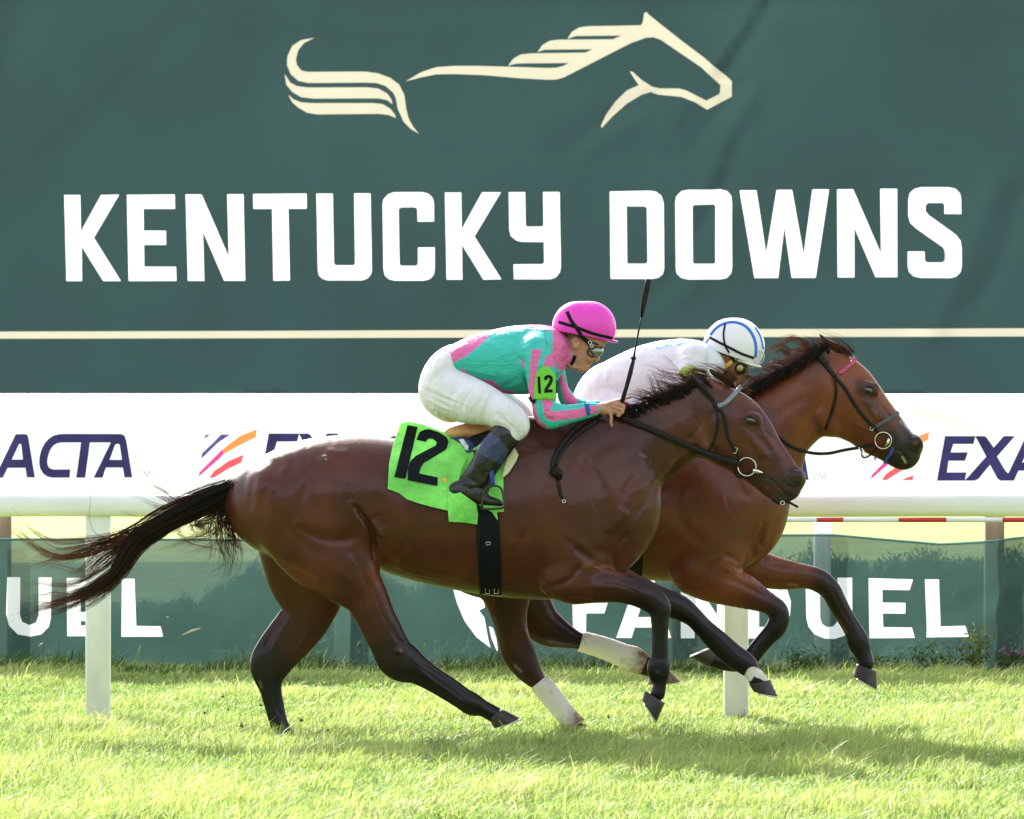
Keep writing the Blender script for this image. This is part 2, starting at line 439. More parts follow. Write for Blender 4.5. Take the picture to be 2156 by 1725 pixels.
# ---- the grass of the course
def grass(name, d0, d1, dens, hmin, hmax, wd, seed, colA, colB, m, label, extra=1.7, xr=None):
    r = np.random.default_rng(seed)
    n = int(((d0 + d1) / 2 * .2124 + 2 * extra) * (d1 - d0) * dens)
    y = r.uniform(d0, d1, n); hw = .1062 * y + extra
    x = r.uniform(-1, 1, n) * hw
    if xr: 
        k = (x > xr[0]) & (x < xr[1]); x, y = x[k], y[k]; n = len(x)
    def vn(x, y, s, sd):
        rr = np.random.default_rng(sd); G = rr.random((64, 64)); X = (x * s + 100) % 64; Y = (y * s + 100) % 64
        i = X.astype(int); j = Y.astype(int); fx = X - i; fy = Y - j; fx = fx*fx*(3-2*fx); fy = fy*fy*(3-2*fy); i2 = (i+1) % 64; j2 = (j+1) % 64
        return (G[i, j]*(1-fx) + G[i2, j]*fx)*(1-fy) + (G[i, j2]*(1-fx) + G[i2, j2]*fx)*fy
    pat = .5 * vn(x, y, 1.3, seed + 1) + .3 * vn(x, y, 3.5, seed + 2) + .2 * vn(x, y, 9, seed + 3)
    pat2 = .6 * vn(x, y, .9, seed + 7) + .4 * vn(x, y, 4.1, seed + 8)
    pat = np.clip(.5 + (pat - .5) * 1.8, 0, 1)
    tall = (r.random(n) < .07)
    h = (hmin + (hmax - hmin) * r.random(n)**1.3) * (.15 + 1.6 * pat) * np.where(tall, 1.7, 1)
    an = r.uniform(0, 2*np.pi, n); lean = r.uniform(.15, 1.05, n) * h; ww = wd * r.uniform(.6, 1.5, n) * .5
    la = r.uniform(0, 2*np.pi, n)
    ux, uy = np.cos(an) * ww, np.sin(an) * ww; lx, ly = np.cos(la) * lean + .35 * h, np.sin(la) * lean
    V = np.zeros((n, 5, 3))
    V[:, 0] = np.stack([x - ux, y - uy, np.zeros(n) - .004], 1); V[:, 1] = np.stack([x + ux, y + uy, np.zeros(n) - .004], 1)
    V[:, 2] = np.stack([x - ux*.8 + lx*.35, y - uy*.8 + ly*.35, h*.6], 1); V[:, 3] = np.stack([x + ux*.8 + lx*.35, y + uy*.8 + ly*.35, h*.6], 1)
    V[:, 4] = np.stack([x + lx, y + ly, h * r.uniform(.75, 1, n)], 1)
    i = np.arange(n)[:, None] * 5
    q = i + np.array([[0, 1, 3, 2]]); t = i + np.array([[2, 3, 4]])
    A, B = np.array(colA), np.array(colB); mixv = np.clip(.15 + .7 * pat + r.normal(0, .22, n), 0, 1)[:, None]
    c = A * (1 - mixv) + B * mixv
    dry = r.random(n) < .07 + .25 * (pat2 > .82); c[dry] = (.46, .42, .26); drk = (r.random(n) < .5) & (pat2 < .2); c[drk] *= .55
    c = np.repeat(c, 5, 0)
    o = mesh_np(name, V.reshape(-1, 3), [q, t], m, col=c, smooth=False)
    return tag(o, label, 'grass', kind='stuff')
M_grass = mat('grass_blade', None, .5, .3, attr=True, trans=.5)
GA, GB = (.11, .22, .05), (.43, .50, .14)
grass('grass', 18.4, 26.2, 5000, .022, .075, .0058, 3, GA, GB, M_grass, 'short bright turf grass of the course in front of the banners')
grass('grass', 26.2, 33.0, 3600, .03, .065, .0065, 5, GA, GB, M_grass, 'short turf grass between the white rail and the lower mesh banner')
grass('grass', 32.0, 32.9, 900, .06, .15, .008, 8, (.025, .07, .01), (.07, .13, .018), M_grass, 'taller dark grass along the foot of the mesh banner')

# ---- fallen pale clover flecks are tiny flowers in the turf
def flecks():
    r = np.random.default_rng(44); mb_V = []; q = []
    for i in range(1500):
        y = r.uniform(19, 31); x = r.uniform(-1, 1) * (.1062*y + .3); z = r.uniform(.02, .06); s = r.uniform(.003, .010); a = r.uniform(0, 3.14)
        c, d = math.cos(a) * s, math.sin(a) * s * .5; k = len(mb_V)
        tz = r.uniform(-.5, .8) * s
        mb_V += [(x - c, y - d, z), (x + c*.2, y - s*.4, z + tz*.3 - s*.2), (x + c, y + d, z + tz), (x - c*.2, y + s*.4, z + tz*.6 + s*.3)]
        q.append((k, k+1, k+2, k+3))
    o = mesh_np('clover_flowers', mb_V, [np.array(q)], mat('clover_petal', (.8, .8, .7), .5, trans=.3), smooth=False)
    tag(o, 'tiny white clover blooms and cut blades scattered through the turf', 'flowers', kind='stuff')
flecks()

# ================================================================== banners
def plane(d0, s, off=0.0, rip=None, dz=0.0, du=0.0):
    """picture points -> upright plane whose distance is d0 + s*x ; rip(x,y)->metres towards the camera ; du shifts along the cloth"""
    def fn(P):
        P = np.asarray(P, float); k = (P[:, 0] - 1078) / FP; d = d0 / (1 - s * k)
        X = k * d; Z = CAMZ - (P[:, 1] - HOR) / FP * d
        X = X + du; d = d0 + s * X; Z = Z + dz
        rr = rip(X, Z) if rip else 0
        return np.stack([X, d - rr - off, Z], 1)
    return fn
def seg_ridges(lines, d0, s):
    L = []
    for pts, wd, am in lines:
        f = plane(d0, s)(pts); L.append((f[:, [0, 2]], wd, am))
    def rip(X, Z):
        P = np.stack([X, Z], 1); r = np.zeros(len(P))
        for l, wd, am in L: r += am * np.exp(-(pdist(P, list(l)) / (wd * .72))**2)
        return r
    return rip
BD, BS = 50.0, -.125
rA = seg_ridges([(C(11, [(1700, 0), (1540, 250), (1390, 470)]), .10, .050), (C(11, [(1620, 0), (1480, 230), (1330, 430)]), .10, -.040),
                 (C(11, [(1420, 480), (1240, 660), (1020, 940)]), .11, .040), (C(11, [(1340, 560), (1150, 730), (960, 990)]), .10, -.035),
                 (C(11, [(1500, 560), (1330, 760), (1150, 1010)]), .12, .035), (C(11, [(1560, 640), (1400, 980), (1260, 1280)]), .13, -.03),
                 (C(11, [(1500, 900), (1330, 1270), (1240, 1500)]), .12, .035), (C(11, [(900, 660), (700, 760), (480, 900), (300, 1010)]), .16, .03),
                 (C(11, [(820, 760), (640, 900), (420, 1010)]), .14, -.025), (C(13, [(900, 60), (760, 300), (640, 480), (560, 560)]), .13, .03),
                 (C(13, [(1000, 40), (850, 360), (700, 560)]), .12, -.025), (C(13, [(2156, 100), (2060, 400), (1960, 580)]), .15, .03),
                 ([(60, -20), (20, 120), (-20, 300)], .3, .05), ([(2100, 380), (2030, 560), (1960, 700)], .2, -.04),
                 ([(380, 60), (250, 200), (120, 330)], .25, .02), ([(700, 20), (760, 28), (1100, 12), (1400, 24), (1800, 10)], .12, .02)], BD, BS)
def rip_big(X, Z):
    return 1.3 * rA(X, Z) + .012*np.exp(-((Z - (CAMZ + (HOR-326)/FP*50))/.03)**2) + .03 * np.sin(X * .9 + 1.3 * np.sin(Z * .8)) + .010 * np.sin(X * 3.1 + Z * 2.3) + .05*np.exp(-((Z - 6.1)/.3)**2) * np.sin(X*.8)
M_green = mat('green_banner_cloth', (.024, .048, .0495), .8, .12, noise=(.5, .12), bump=(60, .15, .002), trans=.30)
M_white = mat('white_banner_print', (.80, .81, .80), .7, .3, noise=(1.5, .02), trans=.30)
M_cream = mat('cream_banner_print', (.47, .435, .34), .7, .3, noise=(1.5, .03), trans=.25)
pb = lambda off: plane(BD, BS, off, rip_big)
bb = thing('racecourse_banner', plane(BD, BS)([(1078, 830)])[0], 'huge green banner with white KENTUCKY DOWNS lettering and cream running horse emblem', 'banner')
LET = [
 (12, [[(68,112),(133,112),(135,262),(218,112),(291,110),(188,286),(297,462),(226,462),(138,320),(139,462),(76,462)]]),
 (12, [[(323,111),(517,109),(518,167),(390,167),(391,257),(481,257),(482,314),(392,314),(393,404),(522,404),(524,461),(330,462)]]),
 (12, [[(562,109),(627,109),(738,365),(732,108),(798,108),(804,460),(719,460),(632,258),(637,461),(571,461)]]),
 (12, [[(838,107),(1055,105),(1056,166),(981,166),(987,459),(920,460),(915,167),(839,167)]]),
 (12, [[(1096,105),(1162,105),(1167,390),(1175,398),(1248,398),(1254,390),(1250,104),(1316,104),(1322,415),(1319,432),(1306,450),(1284,459),(1140,459),(1120,452),(1106,438),(1102,418)]]),
 (12, [[(1366,150),(1370,128),(1388,108),(1412,99),(1528,99),(1552,105),(1570,122),(1576,145),(1576,218),(1510,219),(1508,168),(1500,160),(1440,160),(1431,168),(1435,392),(1442,400),(1504,400),(1511,392),(1511,325),(1579,325),(1579,412),(1575,436),(1558,454),(1534,460),(1415,460),(1392,454),(1375,438),(1370,415)]]),
 (12, [[(1621,101),(1687,101),(1689,252),(1773,100),(1849,100),(1741,280),(1851,455),(1778,456),(1690,312),(1692,456),(1628,456)]]),
 (12, [[(1882,100),(1948,99),(1950,234),(1957,241),(2018,240),(2024,233),(2022,99),(2089,99),(2094,405),(2089,428),(2073,448),(2050,455),(1903,455),(1901,395),(2020,394),(2027,386),(2025,303),(1935,302),(1912,296),(1890,278),(1884,252)]]),
 (13, [[(384,102),(555,99),(580,103),(604,120),(614,152),(616,430),(610,455),(592,470),(565,475),(388,475)], [(455,165),(533,165),(543,173),(546,402),(538,411),(458,411)]]),
 (13, [[(664,150),(668,125),(688,102),(715,95),(855,94),(884,101),(902,120),(906,148),(907,425),(902,452),(884,471),(858,477),(715,477),(688,470),(670,452),(666,428)], [(737,167),(743,159),(827,158),(835,166),(836,404),(829,411),(745,412),(738,404)]]),
 (13, [[(940,97),(1011,96),(1053,370),(1098,95),(1163,95),(1214,372),(1251,93),(1321,93),(1265,470),(1163,470),(1131,250),(1104,471),(1003,471)]]),
 (13, [[(1356,93),(1424,92),(1545,368),(1541,90),(1613,90),(1614,467),(1522,467),(1430,254),(1431,468),(1360,468)]]),
 (13, [[(1889,196),(1817,196),(1817,158),(1808,149),(1746,149),(1735,160),(1735,185),(1750,203),(1865,285),(1886,310),(1892,345),(1893,415),(1888,444),(1868,464),(1840,470),(1715,470),(1684,463),(1665,444),(1660,420),(1659,358),(1731,358),(1732,396),(1742,405),(1808,405),(1820,395),(1820,360),(1812,340),(1695,258),(1670,235),(1662,205),(1662,135),(1668,108),(1688,90),(1715,83),(1835,83),(1864,89),(1883,108),(1888,130)]])]
def printed(loops, sp, fn, name, base_mat, shapes, parent):
    '''one cloth, triangulated along the edges of everything printed on it; each print becomes a part of the same sheet'''
    pts = []; edges = []; 
    def add(l, sp2):
        i0 = len(pts); q = []
        for a, b in zip(l, l[1:] + l[:1]):
            m = max(1, int(math.hypot(b[0]-a[0], b[1]-a[1]) / sp2)); q += [(a[0] + (b[0]-a[0])*t/m, a[1] + (b[1]-a[1])*t/m) for t in range(m)]
        pts.extend(q); n = len(q); edges.extend([(i0 + i, i0 + (i+1) % n) for i in range(n)])
    A = np.array(loops[0]); lo, hi = A.min(0), A.max(0)
    clipbox = lambda l: [(min(max(x, lo[0] + 1), hi[0] - 1), y) for x, y in l]
    for l in loops: add(list(l), sp)
    shp = []
    for nm, m, ls in shapes:
        ls = [clipbox(list(l)) for l in ls]; xs = [p[0] for p in ls[0]]
        if max(xs) - min(xs) < 4: continue
        shp.append((nm, m, ls))
        for l in ls: add(l, sp)
    gx, gy = np.meshgrid(np.arange(lo[0] + sp/2, hi[0], sp), np.arange(lo[1] + sp/2, hi[1], sp))
    G = np.stack([gx.ravel(), gy.ravel()], 1) + np.random.default_rng(1).uniform(-.2, .2, (gx.size, 2)) * sp
    G = G[inside(G, loops[0])]; B = np.array(pts); keep = np.ones(len(G), bool)
    for i in range(0, len(G), 500):
        keep[i:i+500] = np.hypot(G[i:i+500, None, 0] - B[None, :, 0], G[i:i+500, None, 1] - B[None, :, 1]).min(1) > sp * .35
    pts.extend([tuple(g) for g in G[keep]])
    vs, es, fs, *_ = delaunay_2d_cdt([Vector(p) for p in pts], edges, [], 0, 1e-4)
    V = np.array([tuple(v) for v in vs]); F = np.array([f for f in fs if len(f) == 3]); c = V[F].mean(1)
    F = F[inside(c, loops[0])]; c = V[F].mean(1); own = np.full(len(F), -1)
    for i, (nm, m, ls) in enumerate(shp):
        k = inside(c, ls[0])
        for h in ls[1:]: k &= ~inside(c, h)
        own[k] = i
    P = fn(V)
    def sub(k, nm, m):
        f = F[k]
        if not len(f): return
        u, inv = np.unique(f, return_inverse=True)
        mesh_np(nm, P[u], [inv.reshape(f.shape)], m, parent)
    sub(own == -1, name, base_mat)
    for i, (nm, m, ls) in enumerate(shp): sub(own == i, nm, m)
def join(name, parts, m, parent, smooth=True):
    V = []; F = []; k = 0
    for v, f in parts: V.append(v); F.append(f + k); k += len(v)
    return mesh_np(name, np.concatenate(V), [np.concatenate(F)], m, parent, smooth)
def flat(loops, fn, sp): 
    v, f = sheet2d(loops, sp); return fn(v), f
def rnd(l, per=3):
    l = l + [l[0]]; return [tuple(p) for p in spline(l, per)[:-1]]
EM = [(10, [(340,255),(270,290),(230,340),(215,400),(222,440),(250,475),(290,485),(680,483),(770,495),(850,525),(910,570),(945,640),(957,730),(975,800),(1005,855),(1045,902),(990,870),(940,820),(900,730),(888,660),(870,625),(820,580),(760,560),(690,557),(300,560),(230,545),(180,500),(155,440),(158,380),(190,310),(250,270)]),
 (10, [(140,500),(175,555),(220,580),(290,590),(700,589),(770,597),(830,630),(858,670),(865,703),(830,675),(770,663),(340,665),(250,655),(190,620),(150,570)]),
 (10, [(163,638),(200,670),(250,690),(320,695),(740,695),(800,702),(850,732),(880,770),(890,795),(840,775),(770,767),(360,771),(290,760),(230,725),(190,690)]),
 (11, [(-770,548),(-665,485),(-565,452),(-445,443),(-275,443),(-80,449),(175,458),(240,457),(290,445),(330,425),(0,427),(-35,430),(-80,442),(-45,395),(5,367),(65,360),(440,355),(490,332),(165,335),(118,352),(150,305),(200,275),(260,268),(625,265),(685,240),(375,243),(320,262),(350,215),(400,185),(460,178),(815,172),(828,150),(835,95),(850,85),(870,105),(1100,285),(1240,390),(1425,550),(1425,655),(1260,742),(1180,690),(1090,655),(1030,648),(930,640),(880,622),(820,640),(720,700),(620,790),(550,865),(545,850),(580,775),(640,690),(720,610),(800,575),(770,530),(740,480),(760,485),(820,540),(890,585),(940,597),(1070,597),(1120,610),(1255,680),(1345,635),(1350,575),(1220,455),(1140,400),(950,270),(900,252),(850,255),(750,290),(660,335),(300,520),(250,535),(200,538),(0,527),(-240,505),(-440,498),(-565,500),(-665,520)])]
printed([[(-260, -120), (2420, -120), (2420, 829.8), (-260, 829.3)]], 15, pb(0), 'cloth', M_green,
        [('letter', M_white, [C(c, l) for l in ls]) for c, ls in LET] + [('emblem_stroke', M_cream, [C(c, l)]) for c, l in EM]
        + [('stripe', M_cream, [[(-256, 699.5), (2416, 690.5), (2416, 708), (-256, 714)]])], bb)
# its frame of uprights and rails behind the cloth
fr = MB(); 
for cx in (-262, 2422):
    p = plane(BD, BS, -.12)([(cx, 830)])[0]; fr.box((p[0], p[1], 3.6), (.06, .06, 3.6))
f = plane(BD, BS, -.10)([(-258, -122), (2418, -122)]); fr.tube([Vector(f[0]), Vector(f[1])], .05, 10)
fr.build('frame', mat('grey_steel', (.3, .31, .32), .5, metal=.6), bb, smooth=False)

# ---- sponsor banners on the fence of the infield
FD, FS = 33.0, -.15
def rip_ex(X, Z):
    return .012 * np.sin(X * 2.2 + Z * 3) + .006 * np.sin(X * 7 - Z * 5) + rE(X, Z)
rE = seg_ridges([(C(7, [(1460, 130), (1700, 250), (2000, 330)]), .05, .03), (C(7, [(1400, 200), (1800, 320), (2156, 300)]), .06, -.03), (C(7, [(1300, 120), (1560, 200), (2156, 180)]), .05, .02),
                 (C(6, [(0, 130), (500, 200), (1100, 170)]), .08, .015), (C(6, [(1300, 150), (1500, 260), (2100, 180)]), .07, .015)], FD, FS)
M_whiteb = mat('white_vinyl', (.80, .81, .80), .6, .3, noise=(1.5, .02), trans=.12)
pe = lambda off, du=0., dz=0.: plane(FD, FS, off, rip_ex, dz, du)
ex = thing('sponsor_banner', plane(FD, FS)([(1078, 1075)])[0], 'long white banner repeating EXACTA in purple, hung above the rail behind the horses', 'banner')
def shear(l, k=0): return l
L_A1 = [[(-35,632),(105,340),(160,338),(182,342),(190,362),(236,630),(182,630),(172,566),(52,566),(20,632)], [(80,510),(128,405),(142,405),(155,510)]]
L_CTA = [[(470,632),(350,632),(318,624),(290,603),(272,572),(264,535),(267,490),(280,440),(300,402),(328,370),(362,348),(400,339),(450,337),(815,338),(838,350),(850,385),(890,630),(838,630),(826,564),(712,564),(690,632),(630,632),(745,395),(605,395),(573,632),(513,632),(545,395),(415,395),(385,400),(357,418),(336,450),(323,490),(318,525),(324,555),(340,571),(362,577),(472,576)], [(737,512),(775,408),(800,404),(806,416),(820,512)]]
L_E = [[(1625,352),(1830,352),(1815,405),(1680,405),(1662,462),(1778,462),(1758,518),(1648,518),(1637,597),(1768,597),(1758,652),(1570,652)]]
L_X = [[(1828,352),(1890,352),(1905,362),(1952,430),(2020,352),(2095,352),(1975,490),(2025,575),(2045,600),(2066,600),(2100,540),(2100,620),(2085,648),(2060,652),(2000,652),(1980,640),(1928,545),(1850,640),(1825,652),(1755,652),(1785,622),(1902,490)]]
def sh(c0, l, dx, dy=0): return [[(x + dx, y + dy) for x, y in C(c0, q)] for q in l]
P0 = 712.0
M_purple = mat('purple_print', (.030, .024, .115), .6, .3, noise=(5, .3), trans=.10); M_tm = mat('grey_print', (.4, .38, .48), .7, trans=.25)
XS = []
for j, o0 in enumerate((-P0, 0, P0, 2*P0)):
    yy = j * 2.6 - 2.6
    if j: XS += [('letter', M_purple, sh(6, l, o0, yy)) for l in (L_A1, L_CTA)]
for j, o0 in enumerate((-2*P0, -P0, 0)):
    yy = -(2 - j) * 2.6
    XS += [('letter', M_purple, sh(7, l, o0, yy)) for l in (L_E, L_X)]
    if j == 2: XS.append(('letter', M_purple, sh(7, [[(2030,652),(2170,352),(2225,352),(2290,652),(2240,652),(2225,585),(2120,585),(2090,652)], [(2145,530),(2190,420),(2215,530)]], 0)))
TMl = [[(915,584),(960,584),(960,590),(941,590),(941,630),(934,630),(934,590),(915,590)]], [[(965,630),(968,584),(976,584),(990,612),(1006,584),(1014,584),(1016,630),(1009,630),(1007,597),(993,625),(987,625),(974,597),(972,630)]]
for j, o0 in enumerate((0, P0, 2*P0)):
    for l in TMl: XS.append(('small_letter', M_tm, sh(6, l, o0 - (3 if j else 0), (0, 4, 6)[j])))
LOGO = {'navy': [[(1355,505),(1362,468),(1440,395),(1490,342),(1550,342),(1470,395)], [(1375,372),(1385,345),(1415,342)]],
        'orange': [[(1440,515),(1500,440),(1620,350),(1730,308),(1722,360),(1600,420)], ],
        'pink': [[(1335,628),(1345,595),(1440,500),(1500,440),(1508,470),(1470,510),(1400,570)],],
        'red': [[(1410,632),(1440,590),(1540,520),(1640,478),(1625,530),(1540,570),(1440,632)], [(1545,632),(1580,615),(1625,600),(1618,632)]]}
LOGO['orange'] = [[(1502,440),(1620,350),(1730,308),(1722,360),(1600,420),(1510,472)]]
for nm, cc in (('navy', (.06, .05, .2)), ('orange', (.72, .2, .06)), ('pink', (.6, .03, .2)), ('red', (.62, .07, .09))):
    mm = mat(nm + '_print', cc, .6, .3, trans=.25)
    for j, o0 in enumerate((0, P0 - 1, 2*P0 - 8)):
        for q in LOGO[nm]: XS.append(('logo_stripe', mm, [[(x + o0, y + j*2.6) for x, y in C(6, q)]]))
printed([[(-240, 832.5), (2400, 832.5), (2400, 1072), (-240, 1072)]], 11, pe(0), 'cloth', M_whiteb, XS, ex)

# ---- green see-through mesh banner at the foot of the fence
MD, MS = 32.85, -.12
M_mesh = mat('green_mesh_banner', (.042, .090, .080), .75, .2, noise=(3, .12), alpha=.84, trans=.28)
M_meshw = mat('white_mesh_print', (.80, .82, .82), .7, .3, trans=.25)
def top_y(x):
    return np.interp(x, [-300, 0, 400, 700, 1100, 1450, 1620, 1760, 1840, 1980, 2070, 2156, 2300, 2500], [1128, 1133, 1134, 1138, 1146, 1135, 1125, 1124.5, 1132, 1144, 1139, 1129, 1124, 1130])
rM = seg_ridges([(C(9, [(2156, 100), (1900, 260), (1500, 420), (900, 560)]), .12, .03), (C(9, [(2156, 250), (1800, 400), (1300, 600)]), .10, -.03), (C(7, [(870, 1020), (1150, 1090), (1600, 1130), (1920, 1060), (2156, 1030)]), .06, .03)], MD, MS)
def rip_m(X, Z): return .015 * np.sin(X * 1.7 + 2*np.sin(Z*2)) + .006 * np.sin(X * 6 + Z * 4) + rM(X, Z)
pm = lambda off: plane(MD, MS, off, rip_m)
fb = thing('mesh_banner', plane(MD, MS)([(1078, 1405)])[0], 'sheer green mesh banner with white FANDUEL lettering along the foot of the fence', 'banner')
gx = np.linspace(-240, 2400, 120)
hm = MB(); hp = pm(.004)(np.stack([gx, top_y(gx) + 2.5], 1)); hm.tube([Vector(p) for p in hp], .008, 6, flat=.004); hm.build('hem', mat('banner_hem', (.12, .28, .26), .7, alpha=.8, trans=.3), fb)
FDL = [
 (9, [[(1110,102),(1408,110),(1385,183),(1203,180),(1203,266),(1358,268),(1357,341),(1205,340),(1208,431),(1400,434),(1422,505),(1114,506)]]),
 (9, [[(1488,110),(1582,110),(1592,427),(1762,423),(1786,498),(1502,502)]]),
 (9, [[(685,140),(780,140),(783,370),(795,410),(830,432),(870,428),(895,400),(903,370),(900,99),(998,99),(1000,380),(985,440),(945,490),(880,511),(810,508),(745,480),(705,430),(690,370)]]),
 (9, [[(275,100),(430,102),(510,130),(560,180),(586,260),(580,350),(545,440),(490,495),(430,508),(275,508)], [(372,180),(430,183),(475,210),(492,270),(488,360),(465,410),(425,430),(372,432)]]),
 (3, [[(512,400),(780,405),(760,470),(608,470),(608,560),(752,560),(730,630),(608,630),(605,795),(520,795)]]),
 (3, [[(810,795),(950,400),(1065,400),(1180,795),(1085,795),(1060,725),(935,725),(912,795)], [(955,655),(1010,480),(1050,655)]]),
 (3, [[(1245,798),(1245,400),(1330,400),(1490,640),(1490,400),(1565,400),(1565,798),(1500,798),(1338,570),(1338,798)]]),
 (8, [[(50,95),(138,95),(136,350),(150,395),(200,418),(245,400),(262,350),(262,97),(348,97),(345,370),(330,430),(280,480),(205,495),(120,480),(62,420),(42,340)]]),
 (8, [[(450,100),(720,102),(700,165),(545,165),(545,330),(700,330),(700,390),(545,390),(545,420),(735,425),(742,492),(455,492)]]),
 (8, [[(820,106),(905,106),(918,424),(1082,426),(1098,496),(818,496)]]),
 (5, [[(1500,400),(1545,470),(1570,560),(1620,680),(1700,790),(1795,862),(1780,800),(1755,660),(1720,610),(1757,590),(1755,550),(1715,500),(1720,400)]]),
 (5, [[(1785,715),(1812,728),(1835,800),(1848,900),(1830,865),(1800,790)]])]
printed([[(x, y) for x, y in zip(gx, top_y(gx))] + [(2400, 1412), (-240, 1412)]], 12, pm(0), 'netting', M_mesh, [('letter' if i < 10 else 'logo_wing', M_meshw, [C(c, l) for l in ls]) for i, (c, ls) in enumerate(FDL)], fb)

# ---- undergrowth standing behind the mesh
def undergrowth():
    r = np.random.default_rng(77); n = 130000
    cx = r.uniform(-250, 2400, n); dd = r.uniform(33.9, 36.0, n)
    X = (cx - 1078) / FP * dd
    hx = np.interp(cx, [-250, 0, 150, 330, 420, 480, 540, 620, 700, 800, 860, 1000, 1300, 1500, 1650, 1800, 1950, 2100, 2400], [.30, .28, .36, .30, .42, .52, .60, .62, .50, .66, .45, .66, .70, .66, .72, .68, .70, .72, .68])
    hx = hx + .04 * np.sin(X * 9) + .03 * np.sin(X * 23 + 1) + r.normal(0, .03, n)
    Z = hx * r.random(n)**.7; c = np.stack([X, dd, Z], 1)
    fr = r.random(n) < .35
    d1 = r.normal(0, 1, (n, 3)); d1 /= np.linalg.norm(d1, axis=1, keepdims=True); d1[:, 2] = np.abs(d1[:, 2]) + .5
    sz = r.uniform(.008, .026, n)[:, None]; d2 = np.cross(d1, r.normal(0, 1, (n, 3))); d2 /= np.linalg.norm(d2, axis=1, keepdims=True)
    V = np.stack([c - d1*sz, c + d2*sz*.28, c + d1*sz, c - d2*sz*.28], 1).reshape(-1, 3)
    q = np.arange(n)[:, None] * 4 + np.arange(4)[None]
    col = np.array([.012, .030, .013]) * r.uniform(.7, 1.5, (n, 1)); yl = r.random(n) < .04; col[yl] = (.07, .10, .03); pk = r.random(n) < .004; col[pk] = (.3, .1, .3)
    o = mesh_np('undergrowth', V, [q], mat('weed_leaf', None, .9, .05, attr=True, trans=.12), smooth=False, col=np.repeat(col, 4, 0))
    tag(o, 'dark tangled weeds growing behind the green mesh banner', 'weeds', kind='stuff')
undergrowth()
# ---- posts of the infield fence
M_wood = mat('weathered_post', (.17, .13, .085), .85, .2, noise=(14, .3, (1, 1, .1)), bump=(40, .4, .004, (1, 1, .1)))
M_galv = mat('painted_pipe', (.62, .64, .66), .5, .5, noise=(8, .08))
posts = [(5, 36, 'w', 'weathered wooden post at the left end of the mesh banner'), (721, 36, 'g', 'pale pipe post seen through the mesh behind the hind legs'),
         (1405, 38, 'w', 'weathered wooden post hidden behind the galloping horses'), (1731, 36, 'g', 'pale pipe post standing under the red and white pole'), (2093, 39, 'w', 'weathered wooden post at the right end of the mesh banner')]
for cx, wd, kd, lb in posts:
    dd = FD + .17; p = plane(dd, FS)([(cx, 1410)])[0]; hw = wd / 2 / FP * dd
    b = MB()
    if kd == 'w': b.box((p[0], p[1], .55), (hw, hw, .55))
    else: b.tube([(p[0], p[1], -.1), (p[0], p[1], .5), (p[0], p[1], 1.09)], hw, 20, up=(0, 1, 0))
    o = b.build('fence_post', M_wood if kd == 'w' else M_galv, smooth=kd != 'w'); tag(o, lb, 'post', 'posts holding the fence banners')
    if kd == 'w':
        md = o.modifiers.new('bevel', 'BEVEL'); md.width = .008
# ---- red and white pole under the white banner
pole = thing('striped_pole', plane(FD, FS)([(1850, 1094)])[0], 'thin red and white striped pole running under the white banner at the right', 'pole')
edges_x = [1340, 1440, 1560, 1718, 1774, 1890, 1990, 2108, 2230, 2360]
M_red = mat('red_paint', (.55, .02, .02), .45); M_wp = mat('white_paint_pole', (.75, .75, .72), .45)
for i in range(len(edges_x) - 1):
    f = plane(FD, FS, .09)([(edges_x[i], 1094.3), (edges_x[i+1], 1094.3)])
    b = MB(); b.tube([Vector(f[0]), Vector(f[1])], .0165, 12, up=(0, 1, 0)); b.build('red_band' if i % 2 else 'white_band', M_red if i % 2 else M_wp, pole)

# ---- white running rail of the course
M_rail = mat('white_rail_paint', (.82, .82, .80), .35, .5, noise=(5, .09, (.3, 1, 2)), bump=(9, .08, .01), trans=.0)
M_railp = mat('white_post_paint', (.82, .82, .80), .5, .4, noise=(9, .1, (1, 1, .4)), bump=(30, .15, .003))
rail = thing('running_rail', W(1078, 1508, 26.75), 'white plastic running rail on square posts beside the galloping horses', 'rail')
RD, RS = 26.75, -.035
def rp(cx, cy): return Vector(plane(RD, RS)([(cx, cy)])[0])
b = MB(); hv = 23.6 / FP * RD
prof = []
for an in np.linspace(0, 2*np.pi, 25)[:-1]:
    c_, s_ = math.cos(an), math.sin(an); e = .75
    prof.append((math.copysign(abs(c_)**e, c_) * .055, math.copysign(abs(s_)**e, s_) * hv))
xs = np.linspace(-4200, 6300, 140); V = []; F = []
for i, cx in enumerate(xs):
    p = rp(cx, 1064.6)
    for (py, pz) in prof: V.append((p.x, p.y + py, p.z + pz + .0015*math.sin(cx*.01)))
n = len(prof)
for i in range(len(xs) - 1):
    for j in range(n): F.append((i*n + j, i*n + (j+1) % n, (i+1)*n + (j+1) % n, (i+1)*n + j))
mesh_np('beam', V, [np.array(F)], M_rail, rail)
for (x0, x1) in ((180, 231.5), (1524.5, 1576), (-1165, -1113), (2869, 2921), (-2510, -2458), (4214, 4266), (-3855, -3803), (5560, 5612)):
    p, q = rp(x0, 1200), rp(x1, 1200); b = MB(); hw = (q.x - p.x) / 2
    b.box(((p.x + q.x)/2, p.y + .03, .58), (hw, .045, .60)); o = b.build('post', M_railp, rail, smooth=False)
    md = o.modifiers.new('bevel', 'BEVEL'); md.width = .012; md.segments = 3
